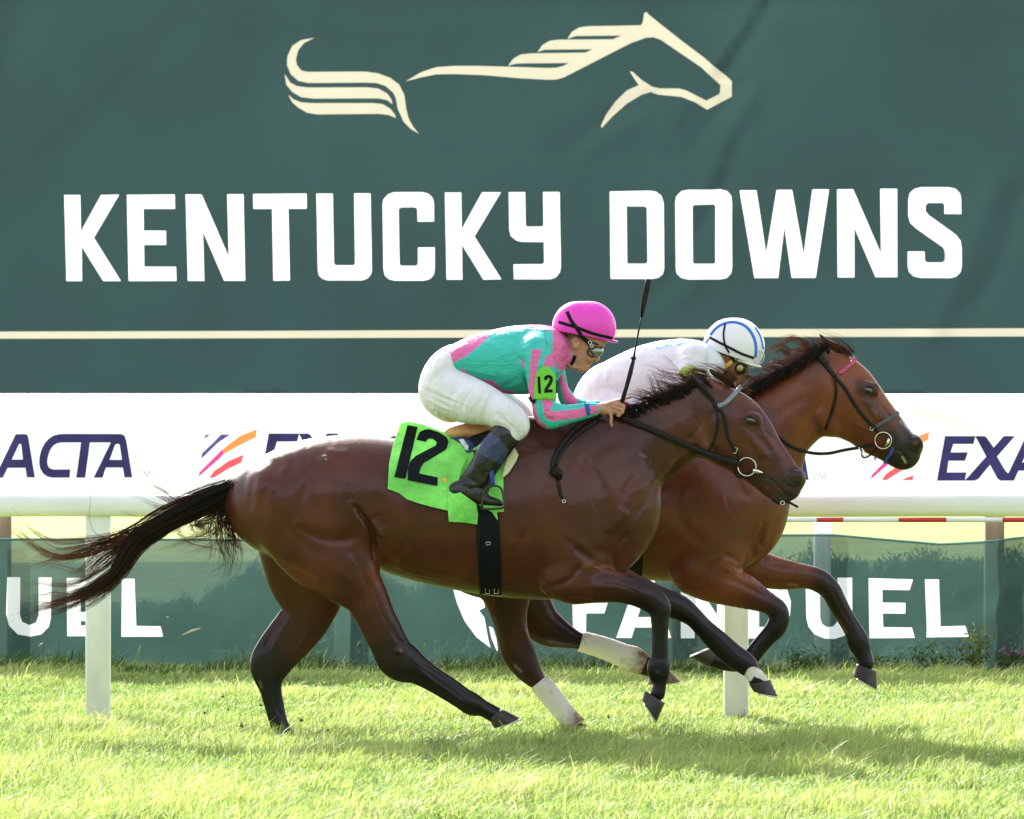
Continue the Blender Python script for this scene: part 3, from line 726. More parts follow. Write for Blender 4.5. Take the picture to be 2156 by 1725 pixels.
# ---- weeds at the foot of the mesh banner
def weed(cx, cy, hgt, spread, seed, label, col, nleaf=90, fl=None):
    r = np.random.default_rng(seed); base = plane(MD - .12, MS)([(cx, 1410)])[0]; V = []; F3 = []; F4 = []; cols = []
    top = hgt
    st = thing('weed', (base[0], base[1], 0), label, 'weed', 'weeds along the mesh banner')
    sb = MB()
    for i in range(9):
        ax = r.uniform(-1, 1) * spread; ay = r.uniform(-.3, .3) * spread; hh = top * r.uniform(.6, 1)
        P = [Vector((base[0] + ax*t*t + r.normal(0, .004), base[1] + ay*t - .02, hh*t)) for t in (0, .35, .7, 1)]
        sb.tube(P, [.003, .0025, .002, .001], 5)
        for k in range(nleaf // 9):
            t = r.uniform(.1, 1.05); c = P[0].lerp(P[3], t) + Vector(r.normal(0, 1, 3) * np.array([.035, .03, .02])); s = r.uniform(.012, .03)
            d1 = Vector(r.normal(0, 1, 3)).normalized() * s; d2 = Vector(r.normal(0, 1, 3)).normalized() * s * .4
            j = len(V); V += [tuple(c - d1), tuple(c + d2), tuple(c + d1), tuple(c - d2)]; F4.append((j, j+1, j+2, j+3))
            q = r.uniform(.6, 1.3); cc = (np.array(fl) if fl is not None and t > .85 and r.random() < .5 else np.array(col)) * q; cols += [cc] * 4
    sb.build('stem', mat('weed_stem', (.08, .12, .03), .7), st)
    mesh_np('leaves', V, [np.array(F4)], M_grass, st, smooth=False, col=np.array(cols))
weed(1690, 1400, .17, .16, 1, 'low bushy dark green weed by the banner foot beyond the bent foreleg', (.05, .10, .02), 260)
weed(1850, 1405, .13, .2, 2, 'low leafy weed behind the foremost hoof', (.05, .10, .02), 200)
weed(1975, 1405, .17, .22, 3, 'spreading dark weed below the last letter of the mesh banner', (.06, .10, .02), 260)
weed(2050, 1400, .31, .12, 4, 'tallest weed with yellowish tops right of the mesh lettering', (.12, .16, .03), 300, (.3, .3, .05))
weed(2120, 1405, .18, .2, 6, 'weed clump with pink flower heads at the right edge', (.05, .09, .02), 260, (.35, .1, .3))
weed(1570, 1405, .12, .14, 7, 'small dark weed tuft near the right rail post', (.05, .09, .02), 160)
# ---- clippings kicked up by the hooves
M_clip = mat('grass_clipping', (.30, .36, .06), .6, trans=.4); M_clod = mat('pale_straw', (.55, .50, .33), .8)
def clip(c, x, y, L, an, d, lb, m, th=.004):
    p = C(c, [(x, y)])[0]; q = W(p[0], p[1], d); v = Vector((math.cos(an), .2, math.sin(an))) * L / 2
    b = MB(); b.tube([q - v, q + Vector((.002, 0, .004)), q + v], [th*.4, th, th*.5], 6, flat=[.001]*3); tag(b.build('grass_clipping', m), lb, 'clipping', 'clippings kicked up by the hooves')
def clod(c, x, y, r_, d, k):
    rr = np.random.default_rng(k); p = C(c, [(x, y)])[0]; q = W(p[0], p[1], d); b = MB(); b.ball(q, (r_, r_*.8, r_*.7), 9, 7)
    b.V = [tuple(q + (Vector(v) - q) * rr.uniform(.6, 1.3)) for v in b.V]
    for _ in range(5):
        a = Vector(rr.normal(0, 1, 3)).normalized(); b.tube([q, q + a * r_ * 2.2 + Vector((0, 0, .004))], [.0022, .0006], 4)
    tag(b.build('turf_clod', M_turf), 'small lump of torn turf flying just above the grass behind the hooves', 'turf clod', 'turf clods kicked up by the hooves')
M_turf = mat('torn_turf', (.10, .11, .035), .95, .1, noise=(60, .6))
for k, a in enumerate(((5,520,1350,.010,25.0),(5,250,1250,.007,25.1),(5,120,1390,.011,25.0),(5,700,1420,.006,24.9),(3,760,1330,.008,25.7),(3,420,1290,.006,25.7),(8,1500,900,.008,25.1),(8,1380,1010,.006,25.1),(3,900,1400,.005,25.6),(5,30,1280,.006,25.1))): clod(*a, k)
clip(8, 932, 598, .075, 1.3, 25.1, 'upright green blade flying between the left post and the hind hoof', M_clip)
clip(8, 1290, 462, .10, .35, 25.1, 'curled straw flying behind the raised hock', M_clod, .006)
clip(8, 275, 550, .03, .6, 25.4, 'small straw bit flying left of the rail post', M_clod)
clip(5, 905, 835, .03, .8, 25.3, 'small straw bit flying between the two hind legs', M_clip)
clip(5, 1350, 850, .03, 1.5, 25.3, 'tiny green bit flying ahead of the near hock', M_clip)
clip(3, 1330, 870, .035, .9, 25.7, 'green blade falling from the upturned shod hoof', M_clip)
clip(8, 1130, 365, .014, .2, 25.2, 'tiny pale fleck flying right of the last left letter', M_clod)

# ================================================================== horses
def coat(name, seed):
    m = bpy.data.materials.new(name); m.use_nodes = True; n = m.node_tree; p = n.nodes['Principled BSDF']; L = n.links
    a = n.nodes.new('ShaderNodeVertexColor'); a.layer_name = 'Col'; tc = n.nodes.new('ShaderNodeTexCoord')
    nz = n.nodes.new('ShaderNodeTexNoise'); nz.inputs['Scale'].default_value = 5; nz.inputs['Detail'].default_value = 8; L.new(tc.outputs['Object'], nz.inputs[0])
    mr = n.nodes.new('ShaderNodeMapRange'); mr.inputs[1].default_value = .3; mr.inputs[2].default_value = .7; mr.inputs[3].default_value = .68; mr.inputs[4].default_value = 1.32; L.new(nz.outputs[0], mr.inputs[0])
    mx = n.nodes.new('ShaderNodeVectorMath'); mx.operation = 'SCALE'; L.new(a.outputs[0], mx.inputs[0]); L.new(mr.outputs[0], mx.inputs['Scale']); L.new(mx.outputs[0], p.inputs['Base Color'])
    p.inputs['Roughness'].default_value = .40; p.inputs['Specular IOR Level'].default_value = .22; p.inputs['Coat Weight'].default_value = .22; p.inputs['Coat Roughness'].default_value = .2
    p.inputs['Sheen Weight'].default_value = .0; p.inputs['Sheen Roughness'].default_value = .4
    mp = n.nodes.new('ShaderNodeMapping'); mp.inputs['Scale'].default_value = (1, 1, .35); L.new(tc.outputs['Object'], mp.inputs[0])
    n2 = n.nodes.new('ShaderNodeTexNoise'); n2.inputs['Scale'].default_value = 110; n2.inputs['Detail'].default_value = 3; L.new(mp.outputs[0], n2.inputs[0])
    b = n.nodes.new('ShaderNodeBump'); b.inputs['Strength'].default_value = .4; b.inputs['Distance'].default_value = .003; L.new(n2.outputs[0], b.inputs['Height'])
    n3 = n.nodes.new('ShaderNodeTexNoise'); n3.inputs['Scale'].default_value = 14; n3.inputs['Detail'].default_value = 3; L.new(tc.outputs['Object'], n3.inputs[0])
    b2 = n.nodes.new('ShaderNodeBump'); b2.inputs['Strength'].default_value = .3; b2.inputs['Distance'].default_value = .006; L.new(n3.outputs[0], b2.inputs['Height']); L.new(b.outputs[0], b2.inputs['Normal'])
    L.new(b2.outputs[0], p.inputs['Normal'])
    return m
def paint(V, Cc, strokes, d, near=None):
    """(crop, pts, radius_m, colour, amount)"""
    P = np.stack([V[:, 0] / V[:, 1] * d, CAMZ + (V[:, 2] - CAMZ) / V[:, 1] * d], 1)
    for st in strokes:
        c, pts, rad, col, am = st[:5]
        yr = st[5] if len(st) > 5 else None
        L = [(W(x, y, d).x, W(x, y, d).z) for x, y in C(c, pts)]
        if len(L) > 2: L = [tuple(q) for q in spline(L, 4)]
        A = np.array(L); m = np.all((P > A.min(0) - rad*2.2) & (P < A.max(0) + rad*2.2), axis=1)
        if yr: m &= (V[:, 1] > yr[0]) & (V[:, 1] < yr[1])
        i = np.nonzero(m)[0]
        if not len(i): continue
        dd = pdist(P[i], L) if len(L) > 1 else np.hypot(P[i, 0] - L[0][0], P[i, 1] - L[0][1])
        wg = (np.clip((1.15 - dd / rad) * 4, 0, 1) if am >= 1 else am * np.exp(-(dd / rad)**2))[:, None]
        Cc[i] = Cc[i] * (1 - wg) + np.array(col) * wg
    return Cc
def body(name, prims, h, m, parent, strokes, paints, d, it=2, warp=None, post=None):
    V, F = nets(prims, h)
    V = relax(V, F, it, .5)
    if warp: V = warp(V)
    N = vnormals(V, F)
    V = sculpt(V, N, strokes, d, d)
    V = relax(V, F, 1, .4)
    _, Cc = field(prims, V.astype(np.float32), True)
    Cc = paint(V, Cc, paints, d)
    if post: Cc = post(V, Cc)
    o = mesh_np(name, V, [F], m, parent, True, Cc)
    bvh = BVHTree.FromPolygons([Vector(v) for v in V.tolist()], F.tolist())
    return o, bvh
EYE = Vector((0, 0, CAMZ))
def hit(bvh, x, y, off=0.0, dflt=None):
    dr = W(x, y, 25) - EYE; dr.normalize()
    q, n, i, t = bvh.ray_cast(EYE, dr)
    if q is None: return W(x, y, dflt) if dflt else None
    return q - dr * off
def laid(bvh, off, dflt, smooth=0, F=None):
    """picture points -> points lying on the animal"""
    def fn(P):
        t = np.full(len(P), np.nan)
        for i, (x, y) in enumerate(P):
            q = hit(bvh, x, y)
            if q is not None: t[i] = q.y - off
        if np.isnan(t).all(): t[:] = dflt
        k = ~np.isnan(t)
        A = P[k]; B = t[k]
        for i in np.nonzero(~k)[0]:
            dd = (A[:, 0] - P[i, 0])**2 + (A[:, 1] - P[i, 1])**2; j = np.argsort(dd)[:6]; t[i] = B[j].mean()
        # loose cloth spans the hollows
        for _ in range(smooth):
            s = t.copy()
            for i in range(len(P)):
                dd = (P[:, 0] - P[i, 0])**2 + (P[:, 1] - P[i, 1])**2; s[i] = t[dd < 500].mean()
            t = np.minimum(s, t)
        return np.array([tuple(W(x, y, q)) for (x, y), q in zip(P, t)])
    return fn
def strap(mb, bvh, c, pts, wd, off=.006, dflt=25, n=8, thick=.003, per=5):
    P = spline(C(c, pts), per); Q = []
    last = None
    for x, y in P:
        q = hit(bvh, x, y, off) if bvh else None
        if q is None: q = W(x, y, last if last else dflt)
        last = q.y; Q.append(q)
    Y = [q.y for q in Q]
    for _ in range(2): Y = [min(Y[i], (Y[max(i-1, 0)] + Y[i] + Y[min(i+1, len(Y)-1)]) / 3 + .002) for i in range(len(Y))]
    Q = [W(x, y, yy) for (x, y), yy in zip(P, Y)]
    mb.tube(Q, wd / 2, n, flat=thick, up=(0, 1, 0))
    return Q
def hoof(parent, crop, c1, c2, s1, s2, d, wd=.058, m=None, shoe=None):
    """c1,c2 front and back of the coronet, s1,s2 toe and heel of the sole (picture points)"""
    a, b, t, hh = [W(*p, d) for p in C(crop, [c1, c2, s1, s2])]
    V = []; F = []; n = 20; rows = 6
    for r in range(rows + 1):
        u = r / rows; f = a.lerp(t, u); g = b.lerp(hh, u); cen = (f + g) / 2; ax = (f - g) / 2; w_ = wd * (.40 + .13 * u)
        for j in range(n):
            an = 2 * math.pi * j / n; cc = math.cos(an); ss = math.sin(an)
            rr = 1 + (.02 * math.sin(r * 2.3))
            q = cen + ax * cc + Vector((0, 1, 0)) * ss * w_ * (1 if cc > -.3 else .85) * rr
            V.append(tuple(q))
    for r in range(rows):
        for j in range(n): F.append((r*n + j, r*n + (j+1) % n, (r+1)*n + (j+1) % n, (r+1)*n + j))
    b0 = len(V); cen = (t + hh) / 2 ; up = ((a + b) / 2 - cen).normalized(); V.append(tuple(cen + up * .008)); V.append(tuple((a + b) / 2)); F3 = []
    for j in range(n):
        F3.append((rows*n + j, rows*n + (j+1) % n, b0)); F3.append(((j+1) % n, j, b0 + 1))
    o = mesh_np('hoof', V, [np.array(F), np.array(F3)], m, parent)
    # aluminium racing plate
    sb = MB(); ax = (t - hh) / 2; pts = []
    for k in range(25):
        an = -2.3 + 4.6 * k / 24; pts.append(cen + ax * math.cos(an) * .93 + Vector((0, 1, 0)) * math.sin(an) * wd * .49 - up * .003)
    sb.tube(pts, .0075, 6, flat=.0035, up=tuple(up)); sb.build('racing_plate', shoe, o)
    return o
def hair(name, guides, m, parent, seed, d, n_pts=14, cdiv=11):
    """guides: (crop, pts, count, spread0, spread1, ysp0, ysp1, radius, len_lo, curl) spreads in picture units / metres"""
    r = np.random.default_rng(seed); V = []; F = []; cols = []; k0 = 0
    for gd in guides:
        c, pts, cnt, s0, s1, y0, y1, rad, llo, curl = gd[:10]; y_off = gd[10] if len(gd) > 10 else 0; tint = gd[11] if len(gd) > 11 else 0
        G = spline(C(c, pts), 6); t = np.linspace(0, 1, len(G))
        ncl = max(1, cnt // cdiv); cl = [(r.normal(0, 1), r.normal(0, 1), 1 - (1 - llo) * r.random()**1.6, r.uniform(0, 6.28), r.uniform(2, 5), r.uniform(.3, 1.3), r.normal(0, .5)) for _ in range(ncl)]
        for i in range(cnt):
            kx, ky, kl, kp, kf, ka, kd = cl[i % ncl]
            ln = kl * r.uniform(.82, 1.0); tt = np.linspace(r.uniform(0, .05), ln, n_pts)
            x = np.interp(tt, t, G[:, 0]); y = np.interp(tt, t, G[:, 1])
            u = tt / 1.0; sp = s0 + (s1 - s0) * u
            tw = (1 - .75 * np.clip(u / kl, 0, 1)); jx, jy = r.normal(0, 1, 2)
            ph = kp + r.normal(0, .35); ph2 = r.uniform(0, 6.28); fr = kf
            tx = np.gradient(x); ty = np.gradient(y); L = np.hypot(tx, ty) + 1e-6; nx, ny = -ty / L, tx / L
            o = (kx * (.62 + .38 * u) + jx * .45 * tw) * sp * .55 + curl * u * np.sin(fr * u * 3 + ph) * ka; oy = ky * .5 + jy * .5
            x = x + nx * o + oy * sp * .12; y = y + ny * o
            dd = d + y_off + (kd + r.normal(0, .2)) * (y0 + (y1 - y0) * u) + .01 * u * np.sin(fr * u * 2 + ph2)
            P = np.stack([(x - 1078) / FP * dd, dd * np.ones(n_pts), CAMZ - (y - HOR) / FP * dd], 1)
            rr = rad * r.uniform(.6, 1.4) * (1 - .85 * (tt / tt[-1])**1.5)
            T = np.gradient(P, axis=0); T /= np.linalg.norm(T, axis=1, keepdims=True) + 1e-9
            A = np.cross(T, [0, 1, 0]); A /= np.linalg.norm(A, axis=1, keepdims=True) + 1e-9; B = np.cross(A, T)
            ring = np.stack([P + rr[:, None] * (A * math.cos(q) + B * math.sin(q)) for q in (0, 2.094, 4.189)], 1)
            V.append(ring.reshape(-1, 3))
            base = k0 + np.arange(n_pts - 1)[:, None] * 3
            for j in range(3): F.append(np.concatenate([base + j, base + (j+1) % 3, base + 3 + (j+1) % 3, base + 3 + j], 1))
            k0 += n_pts * 3
            dk = np.array([.009, .006, .006]); rd = np.array([.42, .13, .05])  # red towards the tips paints in backlight glowing through the hair
            mixv = np.clip(u**2 * r.uniform(.1, .9) * (.35 if tint < .1 else 1.2) + tint * r.uniform(.2, 1), 0, 1)[:, None]
            cc = dk * (1 - mixv) + rd * mixv; cols.append(np.repeat(cc, 3, 0))
    o = mesh_np(name, np.concatenate(V), [np.concatenate(F)], m, parent, True, np.concatenate(cols)); return o
M_coat = coat('bay_coat', 1); M_coat2 = coat('bright_bay_coat', 2)
M_hair = mat('black_horse_hair', None, .42, .35, attr=True, trans=.3)
M_hoof = mat('hoof_horn', (.040, .030, .026), .5, .4, noise=(25, .35, (1, 1, .3)), bump=(60, .3, .002))
M_hoofb = mat('brown_hoof_horn', (.20, .105, .06), .5, .4, noise=(25, .3, (1, 1, .3)), bump=(60, .3, .002))
M_shoe = mat('aluminium_plate', (.6, .6, .6), .35, metal=.8)
M_leather = mat('black_leather', (.009, .008, .008), .5, .22, noise=(40, .2), bump=(120, .2, .001))
M_nylon = mat('dark_girth_elastic', (.006, .0065, .010), .7, .15, noise=(60, .2), bump=(200, .3, .001))
M_steel = mat('polished_steel', (.75, .74, .72), .15, metal=1)
M_eye = mat('horse_eye', (.008, .006, .005), .05, 1.0, coat=1)
M_wrap = mat('white_bandage', (.70, .64, .54), .8, .2, noise=(14, .18), bump=(1, .0, .001))
def wrapmat():
    m = bpy.data.materials.new('soiled_bandage'); m.use_nodes = True; n = m.node_tree; p = n.nodes['Principled BSDF']; L = n.links
    tc = n.nodes.new('ShaderNodeTexCoord'); a = n.nodes.new('ShaderNodeTexNoise'); a.inputs['Scale'].default_value = 16; a.inputs['Detail'].default_value = 8; a.inputs['Roughness'].default_value = .7
    L.new(tc.outputs['Object'], a.inputs[0]); v = n.nodes.new('ShaderNodeVertexColor'); v.layer_name = 'Col'
    sp = n.nodes.new('ShaderNodeSeparateColor'); L.new(v.outputs[0], sp.inputs[0])
    ad = n.nodes.new('ShaderNodeMath'); ad.operation = 'ADD'; L.new(a.outputs[0], ad.inputs[0]); L.new(sp.outputs[0], ad.inputs[1])
    r = n.nodes.new('ShaderNodeValToRGB'); e = r.color_ramp.elements; e[0].position = .56; e[0].color = (.78, .73, .65, 1); e[1].position = .93; e[1].color = (.16, .08, .035, 1)
    L.new(ad.outputs[0], r.inputs[0]); L.new(r.outputs[0], p.inputs['Base Color']); p.inputs['Roughness'].default_value = .85
    return m
M_wrap = wrapmat()
BLK = (.007,.006,.007); WHT = (.72, .66, .6); TAN = (.20, .060, .020); MUZ = (.018, .014, .015); RED = (.13, .03, .022); DKB = (.05, .018, .014)

# ------------------------------------------------ the bay horse in front
D1 = 25.0
LN, LF = D1 - .13, D1 + .13         # planes of the near and the far legs
H1 = [
 # trunk, rump to breast
 Tube([(545,988,524,1120,.13), (580,955,600,1170,.225), (650,925,680,1185,.275), (720,917,748,1175,.28), (795,921,800,1188,.268), (870,928,870,1217,.275), (950,930,950,1238,.285), (1034,918,1034,1253,.275), (1105,893,1120,1262,.25), (1165,892,1205,1255,.225), (1215,905,1280,1205,.20)], D1, k=.05, cap=(.5,.55), tone=0),
 # withers, shoulder masses
 Tube([(1085,890,1150,960,.06), (1180,884,1215,960,.055)], D1, k=.05, tone=.3),
 Tube([(1110,960,1190,990,.075,.3), (1120,1060,1260,1080,.10,.3), (1140,1150,1270,1180,.10,.2), (1165,1240,1250,1215,.085,.1)], D1-.125, k=.05),
 Tube([(1110,960,1190,990,.075), (1120,1060,1260,1080,.10), (1140,1150,1270,1180,.10), (1165,1240,1250,1215,.085)], D1+.125, k=.05),
 Tube([(1240,1030,1322,1060,.12), (1250,1110,1326,1125,.125), (1262,1180,1318,1180,.10)], D1, k=.04, tone=.25),
 # neck
 Tube([(1120,892,1322,1120,.165,.3), (1225,890,1335,1075,.125,.4), (1314,877,1368,1034,.098,.35), (1392,840,1405,995,.085,.25), (1450,822,1440,957,.078,.1), (1482,812,1463,935,.07)], D1, k=.04),
 # rump and haunches
 Tube([(600,1000,535,1060,.10), (690,1040,545,1130,.12), (770,1085,575,1170,.125), (785,1140,622,1205,.12), (790,1175,668,1232,.10)], D1-.13, k=.045, tone=0),
 Tube([(600,1000,535,1060,.10), (690,1040,545,1130,.12), (720,1095,545,1150,.125), (715,1150,556,1185,.11)], D1+.13, k=.045, tone=0),
 # near hind leg
 Tube([(790,1165,650,1222,.105,0), (799,1205,690,1245,.085,0), (815,1245,722,1262,.066,.0), (831,1295,748,1298,.054,.25), (846,1325,764,1332,.046,.55), (858,1350,778,1358,.042,.8),
       (873,1378,789,1383,.042,.85), (889,1389,806,1400,.040,.95), (905,1397,848,1422,.034,1), (930,1412,897,1452,.029,1), (958,1430,931,1472,.028,1), (985,1450,962,1491,.032,1), (1004,1461,984,1505,.036,1), (1025,1476,1006,1506,.030,1), (1052,1491,1033,1520,.034,1)], LN, k=.02),
 # far hind leg
 Tube([(545,1160,705,1150,.10,0), (562,1205,722,1215,.085,0), (585,1250,722,1250,.07,.1), (596,1282,708,1282,.058,.2), (584,1312,690,1309,.048,.35), (559,1345,660,1343,.044,.5), (538,1372,632,1374,.041,.8),
       (526,1394,612,1402,.041,.9), (533,1418,598,1425,.038,1), (546,1448,593,1452,.032,1), (556,1482,598,1484,.028,1), (565,1515,604,1514,.030,1), (573,1534,611,1532,.034,1), (587,1551,618,1541,.030,1)], LF, k=.02),
 # near foreleg
 Tube([(1205,1165,1165,1262,.085,0), (1232,1181,1215,1271,.075,0), (1294,1201,1280,1268,.058,.3), (1345,1219,1325,1274,.046,.7), (1388,1239,1352,1284,.040,.9), (1410,1268,1366,1292,.038,1), (1409,1300,1370,1305,.034,1),
       (1407,1345,1372,1345,.028,1), (1408,1385,1369,1385,.028,1), (1411,1409,1362,1411,.033,1), (1404,1438,1374,1436,.027,1), (1400,1465,1370,1456,.031,1)], LN, k=.02),
 # far foreleg
 Tube([(1290,1180,1235,1255,.08,0), (1350,1212,1320,1268,.055,.3), (1400,1238,1375,1290,.045,.8), (1444,1257,1415,1302,.040,.95), (1475,1285,1444,1314,.038,1), (1496,1308,1463,1333,.034,1), (1527,1333,1492,1366,.028,1), (1558,1360,1524,1396,.028,1), (1588,1384,1551,1413,.033,1), (1600,1408,1566,1420,.027,1), (1614,1428,1577,1438,.030,1)], LF, k=.02),
 # dock of the tail
 Tube([(590,975,575,1010,.05,0), (545,985,537,1022,.035,.6), (500,1005,488,1040,.025,1), (450,1030,440,1052,.018,1)], D1, k=.03),
 # head
 Tube([(1500,797,1463,890,.075), (1548,822,1466,938,.088), (1583,840,1483,963,.088), (1606,868,1515,980,.078), (1630,910,1549,999,.062), (1651,942,1578,1018,.052), (1668,968,1600,1036,.050), (1682,992,1618,1048,.050)], D1, k=.02, cap=(1,.5), tone=.18),
 Tube([(1470,880,1455,930,.07), (1500,920,1468,958,.075)], D1, k=.03),
 ball(0,0,1671,1008,26,.046,D1,.012), ball(0,0,1667,1034,17,.036,D1,.01), ball(0,0,1641,1040,17,.030,D1,.01,tone=.3),
 # ears
 Tube([(712,330,722,338,.004,.9), (775,345,758,400,.012,.9), (850,398,800,472,.018,.8), (912,478,850,545,.020,.6), (965,560,905,620,.018,.2)], D1-.062, 15, k=.006),
 Tube([(905,262,915,268,.004,.9), (985,285,960,345,.012,.9), (1060,320,1040,400,.018,.8), (1150,375,1120,440,.018,.7), (1200,430,1170,480,.016,.3)], D1+.055, 15, k=.006),
 # eye sockets
 Tube([(1566,868,1572,894,.016),(1590,870,1592,896,.016)], D1-.066, k=.02), Tube([(1566,868,1572,894,.016),(1590,870,1592,896,.016)], D1+.066, k=.02),
 Tube([(1560,915,1572,905,.02),(1600,960,1612,948,.014)], D1-.056, k=.02), Tube([(1560,915,1572,905,.02),(1600,960,1612,948,.014)], D1+.056, k=.02),
 # nostrils
 ball(0,0,1676,1005,15,.013,D1-.040,.006,tone=.7), ball(0,0,1676,1005,15,.013,D1+.040,.006,tone=.7),
 ball(15,0,1845,1442,60,.022,D1-.060,.004,sub=True), ball(15,0,1845,1442,60,.022,D1+.060,.004,sub=True),
]
S1 = [ # furrows and ridges of muscle
 (1, [(700,420),(620,500),(550,620),(505,760),(500,830)], .020, -.008), (1, [(500,830),(580,895),(700,935),(830,940),(930,905)], .020, -.012), (1, [(560,800),(660,830),(790,840),(880,820)], .04, .010),
 (1, [(880,690),(940,775),(995,860),(1010,950),(1018,1080)], .013, -.030), (1, [(1000,800),(1050,880),(1090,930)], .012, .010), (1, [(900,720),(960,860),(985,960),(1000,1080)], .022, .008), (1, [(1030,760),(1090,860)], .02, -.008),
 (1, [(225,480),(195,620),(190,760)], .018, -.006), (1, [(690,340),(780,355),(860,350)], .016, .006), (1, [(650,440),(690,400),(720,395)], .02, .008), (1, [(690,400),(700,380)], .012, .008),
 (1, [(760,480),(820,600),(880,700)], .035, -.007), (1, [(560,480),(470,600),(420,700)], .04, .006), (1, [(620,980),(800,1000),(950,1020)], .025, -.004), (1, [(380,700),(440,850),(560,960),(700,1060)], .022, -.007), (1, [(640,1050),(780,1160),(900,1230)], .025, .006),
 (1, [(860,1000),(920,1100),(960,1200),(1010,1330)], .018, -.006), (1, [(700,1150),(800,1210),(900,1300),(960,1420)], .02, -.004),
 (1, [(1200,900),(1160,1000),(1150,1130)], .02, .003), (1, [(1290,890),(1260,1000),(1250,1150)], .02, .003), (1, [(1380,880),(1360,1000),(1350,1180)], .02, .003), (1, [(1470,890),(1455,1040),(1450,1200)], .02, .003), (1, [(1560,900),(1550,1080),(1550,1220)], .02, .003),
 (1, [(1050,960),(1200,1090),(1400,1190),(1650,1240)], .02, -.004),
 (1, [(1990,1350),(1960,1200),(1960,1050),(2000,950),(2060,850)], .022, -.008),
 (3, [(590,275),(530,350),(470,410),(300,470)], .014, -.010), (3, [(270,230),(290,360),(340,470),(400,560)], .016, -.010), (3, [(520,180),(590,240),(640,290)], .02, -.006),
 (3, [(800,330),(790,240),(840,140),(900,80)], .014, -.010), (3, [(600,380),(760,360),(900,400),(1020,450)], .014, -.005), (3, [(560,450),(740,440),(900,460),(1050,520)], .014, .004),
 (4, [(700,880),(620,990),(540,1080),(460,1180),(400,1260)], .016, -.010), (4, [(640,870),(560,970),(470,1060),(380,1120)], .02, .006),
 (4, [(60,1180),(120,1300),(190,1420),(330,1460)], .03, -.006), (4, [(60,820),(40,1000),(20,1150)], .03, -.006), (4, [(330,780),(180,900),(90,1040),(60,1180)], .03, -.006), (4, [(170,950),(300,880),(430,840)], .03, .006), (4, [(240,1330),(330,1250),(380,1200)], .022, .007),
 (4, [(270,870),(330,960),(350,1060),(330,1150)], .03, -.005),
 (5, [(1300,920),(1450,1020),(1600,1130),(1700,1190)], .006, -.004), (5, [(1290,980),(1420,1080),(1560,1180),(1640,1240)], .007, .004), (5, [(1240,830),(1180,800),(1120,700)], .01, -.005), (5, [(1150,880),(1200,870)], .012, .006),
 (5, [(440,640),(370,780),(320,880),(310,1000)], .012, .006), (5, [(380,660),(300,800),(250,900)], .010, -.006), (5, [(290,1050),(330,1200),(380,1350)], .006, -.004),
 (3, [(1100,640),(1105,800),(1105,950)], .006, -.004), (3, [(1080,1010),(1090,1060)], .010, .005),
 # head
 (15, [(1300,790),(1340,760),(1400,755),(1450,790)], .006, .005), (15, [(1310,850),(1380,885),(1450,870)], .006, -.004), (15, [(1480,900),(1600,1020),(1700,1150),(1800,1290)], .010, -.004), (15, [(1370,960),(1400,1060),(1440,1140)], .012, .004), (15, [(1330,1000),(1350,1080),(1400,1160)], .012, -.003), (15, [(1460,1000),(1520,1080),(1600,1180)], .010, -.006),
 (15, [(830,830),(760,960),(700,1060)], .012, -.010), (15, [(960,720),(900,850),(880,1000),(930,1110),(1040,1200)], .010, -.006), (15, [(1000,760),(960,900),(960,1030),(1050,1140)], .018, .005),
 (15, [(1510,1440),(1600,1480),(1680,1560),(1760,1660)], .004, -.004), (15, [(1760,1380),(1740,1450),(1780,1510),(1860,1520)], .004, .004), (15, [(1550,1450),(1500,1520),(1560,1600)], .008, .005),
 (15, [(640,1180),(500,1290),(380,1420)], .01, .005),
 (1, [(300,430),(420,460),(520,440)], .03, -.005), (1, [(1010,620),(1080,760),(1180,880)], .03, -.005), (4, [(90,900),(200,1010),(250,1130)], .02, -.007), (4, [(420,1000),(360,1100),(330,1200)], .016, -.007), (4, [(10,1350),(110,1430),(200,1480)], .02, -.008), (1, [(1900,700),(1930,850),(1990,950)], .035, -.004), (3, [(100,150),(150,300),(160,420)], .02, -.006),
 # veins and fine lines
 (1, [(1100,1080),(1250,1160),(1400,1190),(1550,1230)], .004, .004), (1, [(1180,1010),(1300,1090),(1420,1130)], .004, .003), (15, [(1440,870),(1500,960),(1490,1060),(1560,1130)], .0035, .003), (15, [(1420,1050),(1470,1110),(1530,1200),(1620,1250)], .0035, .003), (15, [(1100,1250),(1200,1330),(1330,1400)], .004, .003),
 (4, [(250,1300),(180,1200),(150,1100)], .008, .0015), (3, [(620,300),(700,330),(820,360),(940,420)], .005, .004), (3, [(480,500),(620,520),(780,530)], .005, -.004), (3, [(700,420),(840,440),(980,500)], .005, -.004),
 (5, [(900,420),(960,560),(1020,700),(1060,800)], .006, .004), (5, [(1000,420),(1060,600),(1120,720)], .007, -.004), (5, [(560,760),(500,860),(430,960)], .006, .004), (5, [(330,560),(380,640),(360,720)], .01, -.004),
 (1, [(320,560),(280,700),(300,850),(380,1000)], .014, -.005), (1, [(460,420),(380,520),(330,640)], .02, .005), (1, [(820,380),(760,470),(700,560)], .025, -.004), (1, [(950,400),(900,520),(860,620)], .03, -.004),
 (15, [(300,700),(500,620),(750,540)], .015, -.003), (15, [(200,900),(450,800),(760,660)], .03, -.004), (15, [(560,740),(600,860),(640,1000)], .02, .003),
]
